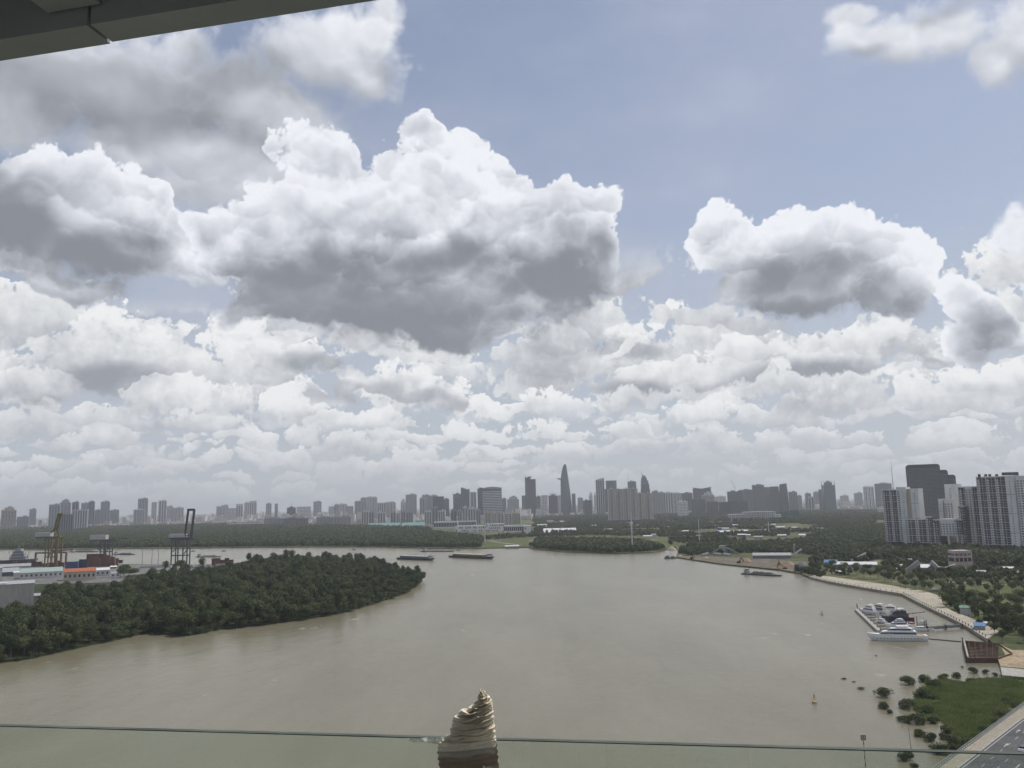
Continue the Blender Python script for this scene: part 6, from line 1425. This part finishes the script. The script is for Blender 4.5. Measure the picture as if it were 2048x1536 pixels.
def gantry():
    g = G(100, 1130, GZ); D = g.y; X = lambda x: P(x, 1100, D).x - g.x; Z = lambda y: P(100, y, D).z - GZ; r = empty('gantry_crane', g, 0, 'brown yard gantry cranes with a long top beam beside the yellow crane', 'gantry crane')
    MB().box(X(70), X(133), 0, 3, Z(1107), Z(1104)).box(X(103), X(121), .5, 2.5, Z(1103.9), Z(1101)).build('beam', B_CR, r)
    for x in (71, 103, 110, 122, 132): MB().box(X(x)-1.1, X(x)+1.1, .2, 2.8, 0, Z(1107)-.05).build('leg', B_CR, r)
    MB().beam((X(118), 1, Z(1102)), (X(146), 1, Z(1100)), 1.8).build('jib', B_CR, r)
gantry()
CCOL = dict(r=mat('red_container', (.17,.06,.045), .7, .25, .3), b=mat('blue_container', (.06,.11,.22), .7, .2, .3), n=mat('navy_container', (.035,.05,.09), .7, .2, .3), w=mat('white_container', (.45,.45,.43), .7, .2, .3), o=mat('rust_container', (.20,.09,.05), .7, .3, .3))
def containers(px, py, cols, rows, key, labf, dx=6.4):
    g = G(px, py, GZ); me = {}
    for c in range(cols):
        n = rows[c] if isinstance(rows, (list, tuple)) else rows
        for k in range(n):
            q = key[(c*3 + k*5) % len(key)]
            if q not in me:
                mb = MB(); mb.box(-3.03, 3.03, 0, 2.4, 0, 2.55)
                for i in range(12): mb.box(-2.9 + i*.49, -2.7 + i*.49, -.06, 0, .15, 2.4)
                me[q] = mb.mesh('container', CCOL[q])
            o = link_mesh('container', me[q], None, (g.x + c*dx, g.y, GZ + .05 + 2.6*k)); nm = {'r':'dark red','b':'blue','n':'navy','w':'pale','o':'rusty brown'}[q]
            tag(o, '%s container %s, column %s, %s tier' % (nm, labf, ['one','two','three','four','five','six','seven','eight','nine'][c], ['bottom','second','third','fourth','fifth','sixth','seventh'][k]), 'container', 'containers ' + labf)
containers(172, 1134, 8, [4,5,5,5,5,5,4,3], 'rorro', 'in the long red stack')
containers(176, 1128, 9, [6,6,6,6,6,5,4,3,2], 'rrorn', 'in the red stack under the middle crane')
containers(134, 1138, 3, 4, 'b', 'in the blue stack above the orange roof'); containers(153, 1137, 3, [4,5,5], 'n', 'in the navy stack above the orange roof', 6.3)
containers(98, 1136, 4, [3,3,4,3], 'rro', 'in the stack left of the blue one'); containers(62, 1134, 5, [2,3,3,2,2], 'onr', 'in the low stack left of the yellow crane'); containers(427, 1131, 5, [4,4,3,4,3], 'rro', 'by the wood edge right of the tall crane')
containers(28, 1129, 6, [2,1,2,2,1,2], 'nor', 'in the row before the pale ship'); containers(284, 1136, 7, [1,1,1,1,1,1,1], 'w', 'in the pale row behind the wood'); containers(306, 1143, 3, 1, 'w', 'in the short pale row in the trees'); containers(373, 1137, 9, [1,2,1,2,1,2,1,2,2], 'ww', 'in the white row right of the tall crane', 6.2)
sheds([
 (40, 125, 1136, 1156, R_PG, M_PALE, 'long warehouse with a pale green metal roof', dict(dp=26, win=True)), (127, 191, 1137, 1160, R_OR, M_BEIGE, 'building with a bright orange roof and beige walls', dict(dp=20, win=True)),
 (3, 38, 1136, 1152, R_GR, M_BLUE, 'blue-grey shed at the left edge', dict(dp=26)), (26, 40, 1143, 1154, R_WH, M_PALE, 'small white roof between the blue-grey shed and the green warehouse', dict(dp=8)),
 (0, 62, 1130, 1136, R_GR, M_GREY, 'long grey roof behind the blue-grey shed', dict(dp=20)), (192, 219, 1136, 1152, R_WH, M_PALE, 'white walled hall right of the orange roof', dict(dp=14, win=True)),
 (222, 240, 1144, 1155, R_GR, M_WH, 'small white house at the wood edge', dict(dp=9, win=True)), (220, 234, 1132, 1137, R_WH, M_MID, 'narrow white roof above the small white house', dict(dp=8)),
 (64, 90, 1187, 1196, R_GR, M_GREY, 'grey low roof in the trees right of the beige hall', dict(dp=10)), (86, 104, 1190, 1197, R_WH, M_MID, 'white little roof in the trees right of the beige hall', dict(dp=6)),
 (-40, 3, 1134, 1168, R_GR, M_PALE, 'pale block cut by the left edge', dict(dp=12))])
def beige_hall():
    b = P(66, 1218, 700); h = P(66, 1167, 700).z - GZ; a = b + Vector((-math.cos(.52), -math.sin(.52), 0))*52; r = empty('hall', (a.x, a.y, GZ), .52, 'big windowless beige sheet-metal hall at the left edge', 'hall'); w = 52.0; m_ = mat('beige_sheet_wall', (.50,.475,.41), .7, .08, .2, streak=.5)
    MB().box(0, w, 0, 40, -1, h).build('wall', m_, r); mb = MB()
    for i in range(int(w/1.1)): mb.box(i*1.1, i*1.1 + .35, -.12, 0, 0, h - .4)
    tag(mb.build('wall_rib', m_, r), kind='stuff'); MB().box(-.3, w + .3, -.3, 40.3, h, h + .5).build('roof', R_GR, r); MB().box(w*.2, w*.62, 2, 10, h + .5, h + 1.6).build('skylight', R_WH, r)
    MB().box(w - 9.5, w - 9, -.25, 0, 0, h - .5).box(w*.55, w*.55 + .5, -.25, 0, 0, h - .5).build('downpipe', m_, r)
beige_hall()
def ship():
    g = G(36, 1126, 0); D = g.y; s = D/FPX; r = empty('ship', g, 0, 'pale grey ship superstructure beyond the port yard, far left', 'ship'); m_ = mat('ship_grey', (.30,.31,.32), .7, .15, .3)
    MB().rings(hull_rings(70, 12, 5)).build('hull', HB, r); mb = MB()
    for a, b, z0, z1 in ((-13,15,5,11),(-10,12,11,16),(-7,10,16,20),(-4,6,20,24)): mb.box(a, b, -4, 5, z0, z1)
    mb.build('superstructure', m_, r); mb = MB(); mb.tube((0,0,24), (0,0,31), .7, .3, 6); mb.box(-3, 3, -.3, .3, 27, 27.6); mb.tube((-12,0,5), (-17,0,22), .6, .4, 6); mb.tube((14,0,5), (19,0,20), .6, .4, 6); mb.build('mast', m_, r)
    mb = MB()
    for z in (8, 13, 18): mb.box(-9, 11, -4.2, -3.9, z, z + 1.2)
    mb.build('window', M_WIN, r)
ship()
for px, y0, y1, lab in ((230,1098,1136,'slim lamp mast left of the dark wood corner'),(284,1095,1130,'first of three lamp masts on the quay'),(303,1100,1141,'second, nearest of three lamp masts on the quay'),(316,1097,1130,'third of three lamp masts on the quay')):
    g = G(px, y1, GZ); z = P(px, y0, g.y).z - GZ; r = empty('lamp_mast', g, 0, lab, 'lamp mast'); MB().tube((0,0,0), (0,0,z), .55, .3, 8).build('pole', STEEL, r); MB().box(-1.6, 1.6, -.5, .5, z, z + .7).build('lamp', STEEL, r)
for i, (x, y, s, v) in enumerate(sorted([(248,1152,2.0,0),(258,1154,1.9,2),(240,1156,1.7,1),(268,1152,1.5,2),(360,1140,1.8,0),(368,1141,1.5,2),(351,1141,1.4,1),(405,1142,1.5,3),(330,1146,1.4,3),(498,1131,1.5,3),(512,1130,1.4,3),(545,1127,1.6,3),(560,1127,1.5,1),(573,1126,1.8,3),(585,1127,1.6,3),(604,1127,1.5,1),(650,1130,1.6,3),(700,1132,1.4,1),(712,1133,1.5,3),(742,1137,1.3,1),(748,1136,1.3,3)])):
    tree(MANG, v, G(x, y, GZ), s, i, '%s tree above the left wood, %s from the left, %s' % (['bushy', 'broad', 'spreading', 'pointed'][v], ORD[i], 'by the port' if x < 420 else ('by the low barge' if x < 620 else 'by the loaded barge')), 'taller trees above the left wood', name='tall_tree')

# ================================================================ balcony the camera stands on
land('terrain.002', [Vector(p) for p in ((-1500,-1500,0),(329.5,-1500,0),(329.5,150,0),(60,120,0),(-300,90,0),(-1500,150,0))], -3, GZ, SCRUB)
dh = 0.35; ga = G(-900, 1425, CAMZ - dh); gb = G(2950, 1531, CAMZ - dh)
gu = (gb - ga).normalized(); gn = Vector((-gu.y, gu.x, 0)); gl = (gb - ga).length; gyaw = math.atan2(gu.y, gu.x)
FL = CAMZ - 1.55
bal = empty('balcony', (ga.x, ga.y, 0), gyaw, 'grey concrete ceiling slab and beams of the balcony overhead, top left', 'balcony')
WALLM = mat('balcony_white_wall', (.72,.71,.68), .9, .05, 2); SOFF = mat('rough_concrete_soffit', (.40,.415,.48), .95, .12, 1.3, bump=.15); BDARK = mat('balcony_dark_frame', (.04,.04,.045), .5)
MB().box(-1, gl + 1, -3.4, .12, FL - .25, FL).build('floor', CONC, bal)
MB().box(-1, gl + 1, -3.6, -3.4, FL, CAMZ + 1.3).build('back_wall', WALLM, bal)
MB().box(gl*.30, gl*.36, -3.4, -3.36, FL, CAMZ + 1.1).box(gl*.43, gl*.455, -3.4, -3.36, FL, CAMZ + 1.1).box(gl*.56, gl*.80, -3.4, -3.36, FL, CAMZ + 1.1).build('door', BDARK, bal)
MB().box(-1, gl + 1, -16, -3.6, 0, FL + 4).build('building', CONC, bal)
def bal_local(v): return Matrix.Rotation(-gyaw, 3, 'Z') @ (v - Vector((ga.x, ga.y, 0)))
CH = 1.15
def ceiling():
    z = CAMZ + CH; e0 = G(0, 122, z); e1 = G(790, -2, z); i0 = G(0, 79, z); u = (e1 - e0).normalized(); n = Vector((u.y, -u.x, 0)); 
    if (i0 - e0).dot(n) < 0: n = -n
    w = (i0 - e0).dot(n); E = e0 - u*3.0; Ln = 11.0
    def quadbox(a0, a1, b0, b1, z0, z1, name, m_):
        c = [E + u*a0 + n*b0, E + u*a1 + n*b0, E + u*a1 + n*b1, E + u*a0 + n*b1]; c = [bal_local(Vector((p.x, p.y, 0))) for p in c]
        mb = MB(); V = [(p.x, p.y, z0) for p in c] + [(p.x, p.y, z1) for p in c]; mb.add(V, [(3,2,1,0),(4,5,6,7),(0,1,5,4),(1,2,6,5),(2,3,7,6),(3,0,4,7)]); o = mb.build(name, m_, bal)
        bm = bmesh.new(); bm.from_mesh(o.data); bmesh.ops.recalc_face_normals(bm, faces=bm.faces); bm.to_mesh(o.data); bm.free(); return o
    t = (G(222, 86, z) - E).dot(u)
    quadbox(0, t - .004, 0, w, z, z + .5, 'edge_beam', SOFF); quadbox(t + .004, Ln, .003, w*.985, z + .002, z + .5, 'edge_beam', SOFF)
    quadbox(0, Ln, w + .003, w + 4.2, z + .16, z + .5, 'ceiling_slab', SOFF)
    quadbox(t - .11, t + .035, w + .006, w + 4, z + .045, z + .158, 'cross_beam', SOFF)
    c = bal_local(G(186, 51, z + .15)); MB().box(c.x - .035, c.x + .035, c.y - .012, c.y + .012, c.z - .004, c.z + .006).build('bracket', STEEL, bal)
ceiling()
gm = bpy.data.materials.new('railing_glass'); gm.use_nodes = True; nt = gm.node_tree; N = nt.nodes; L = nt.links; N.remove(N['Principled BSDF'])
tb = N.new('ShaderNodeBsdfTransparent'); tb.inputs[0].default_value = (0.90, 0.935, 0.905, 1); gg = N.new('ShaderNodeBsdfGlossy'); gg.inputs['Roughness'].default_value = 0.02; gg.inputs[0].default_value = (.9, 1, .95, 1)
fr = N.new('ShaderNodeFresnel'); fr.inputs[0].default_value = 1.5; mx = N.new('ShaderNodeMixShader'); gb_ = N.new('ShaderNodeNewGeometry'); inv = N.new('ShaderNodeMath'); inv.operation = 'SUBTRACT'; inv.inputs[0].default_value = 1.0; L.new(gb_.outputs['Backfacing'], inv.inputs[1]); ml = N.new('ShaderNodeMath'); ml.operation = 'MULTIPLY'; ml.use_clamp = True; L.new(fr.outputs[0], ml.inputs[0]); L.new(inv.outputs[0], ml.inputs[1]); L.new(ml.outputs[0], mx.inputs[0]); L.new(tb.outputs[0], mx.inputs[1]); L.new(gg.outputs[0], mx.inputs[2]); L.new(mx.outputs[0], N['Material Output'].inputs[0])
rl = empty('glass_railing', (ga.x, ga.y, 0), gyaw, 'clear green-tinted glass balustrade along the bottom of the view', 'glass railing')
EDG = mat('glass_edge_green', (.10,.12,.11), .7, .4, 6, spec=.1)
x = 0.0
for wd in (gl,):
    MB().box(x + .002, x + wd - .002, -.006, .006, FL, CAMZ - dh - .0015).build('pane', gm, rl)
    MB().box(x + .002, x + wd - .002, -.0055, .0055, CAMZ - dh - .0014, CAMZ - dh).build('edge', EDG, rl); x += wd
MB().box(0, gl, -.05, .05, FL, FL + .12).build('base_channel', STEEL, rl)
# crumpled brown wrapping taped over the glass edge
def wrap():
    D0 = G(945, 1480, CAMZ - dh); dist = D0.y; r = empty('paper_wrap', D0, 0, 'crumpled brown packing paper taped over the glass edge', 'packing paper')
    Lf = [(884,1620),(879,1534),(875,1501),(876,1486),(897,1471),(902,1460),(905,1446),(907,1433),(926,1421),(942,1414),(953,1402),(956,1393),(961.5,1380)]
    Rt = [(1004,1606),(997,1522),(993,1489),(991,1474),(990,1458),(988,1445),(987,1430),(985,1415),(984,1409),(984,1403),(981,1396),(974,1389),(964,1380)]
    N_ = [22, 14, 8, 13, 9, 11, 11, 11, 10, 10, 8, 10]; rows = []
    for i in range(12):
        for k in range(N_[i]*2):
            t = k/(N_[i]*2); rows.append((Lf[i][0]+(Lf[i+1][0]-Lf[i][0])*t, Lf[i][1]+(Lf[i+1][1]-Lf[i][1])*t, Rt[i][0]+(Rt[i+1][0]-Rt[i][0])*t, Rt[i][1]+(Rt[i+1][1]-Rt[i][1])*t, i))
    rows.append((*Lf[-1], *Rt[-1], 11)); rd = random.Random(4); ph = [rd.uniform(0, 6.28) for _ in range(8)]; M_ = 52; rg = []; bi = 0
    for k, (lx, ly, rx, ry, seg) in enumerate(rows):
        lx += .8*rd.uniform(-1, 1) + 1.3*math.sin(k*.62); rx += .6*rd.uniform(-1, 1) + 1.1*math.sin(k*.62 + 1.5)
        a = P(lx, ly, dist) - D0; b = P(rx, ry, dist) - D0; c = (a + b)/2; hw = (b - a).length/2; dep = min(.013, hw*.6); row = []
        g = 0.0 if seg < 2 else (.35 if seg == 2 else (.8 if seg == 3 else 1.0))
        for i in range(M_):
            t = 2*math.pi*i/M_; X = math.cos(t); Yd = math.sin(t); f_ = Yd < .25
            kk = k + 2.6*math.sin(X*2.1 + ph[0]) + 1.5*math.sin(X*4.7 + k*.05 + ph[1]) + .7*math.sin(X*11 + ph[2] + k*.11)
            w1 = math.sin(kk*.66 + .9*math.sin(k*.083 + ph[3])); w2 = math.sin(kk*.31 + X*1.7 + ph[4]); w1 = (abs(w1)**.6)*(1 if w1 > 0 else -1)
            amp = (.0044*g + .0004)*(.75 + .35*math.sin(X*3 + k*.07 + ph[5]))
            d = (dep + (amp*(w1 + .6*w2) if f_ else 0) + .0006*math.sin(X*23 + k*.9))*Yd
            tlt = (a.lerp(b, (X + 1)/2)); row.append((tlt.x, d, tlt.z + .0010*math.sin(X*6 + k*.2)*g + amp*.35*w2))
        rg.append(row)
        if seg < 2: bi = k
    up = rg[bi - 3:]; lo = [[(x*1.004, y*1.03, z) for x, y, z in r2] for r2 in rg[:bi + 1]]
    PM = mat('crumpled_brown_paper', (.82,.74,.61), .75, .18, 40); PD = mat('dark_brown_board', (.30,.235,.185), .6, .15, 30)
    MB().rings(up).build('paper', PM, r, smooth=True); MB().rings(lo).build('board', PD, r, smooth=True)
    tm = bpy.data.materials.new('clear_tape'); tm.use_nodes = True; p_ = tm.node_tree.nodes['Principled BSDF']; p_.inputs['Base Color'].default_value = (.75,.78,.74,1); p_.inputs['Roughness'].default_value = .12; p_.inputs['Alpha'].default_value = .16; p_.inputs['Specular IOR Level'].default_value = .9
    tm2 = tm.copy(); tm2.name = 'crinkled_tape'; tm2.node_tree.nodes['Principled BSDF'].inputs['Alpha'].default_value = .55
    def film(rows, name, tm=tm):
        # rows of (px, py, depth offset): a thin crinkled sheet
        mb = MB(); vs = []; n = len(rows[0])
        for rw in rows:
            for (a, b, d) in rw: p = P(a, b, dist) - D0; vs.append((p.x, p.y + d, p.z))
        for rw in rows:
            for (a, b, d) in rw: p = P(a, b, dist) - D0; vs.append((p.x, p.y + d + .0003, p.z))
        m_ = len(rows); fs = [(i*n+j, i*n+j+1, (i+1)*n+j+1, (i+1)*n+j) for i in range(m_-1) for j in range(n-1)]; fs += [tuple(m_*n + q for q in f[::-1]) for f in fs]; mb.add(vs, fs); return mb.build(name, tm, r)
    rd = random.Random(8)
    film([[(815 + i*6.6, 1480 + (-3 - .25*i) * 1 + rd.uniform(-.8, .8), rd.uniform(-.003, .003)) for i in range(12)], [(817 + i*6.4, 1481.5 + rd.uniform(-1.2, 1.2), rd.uniform(-.005, .003)) for i in range(12)], [(816 + i*6.6, 1483 + .55*i + rd.uniform(-.8, .8), rd.uniform(-.003, .003)) for i in range(12)]], 'tape', tm2)
    film([[(880 + i*5.6, 1480 - 2.4*math.sin(i*.5) - i*.55 + rd.uniform(-1, 1) + q*9, -.0285 - .003*rd.random() + .000045*(i-10)**2) for i in range(21)] for q in range(4)], 'tape')
    film([[(968 + i*4.2, 1518 + 4*q + 2*math.sin(i) + i*.8, -.030 + rd.uniform(-.003, .001) + .0004*i*i*.3) for i in range(9)] for q in range(3)], 'tape')
wrap()
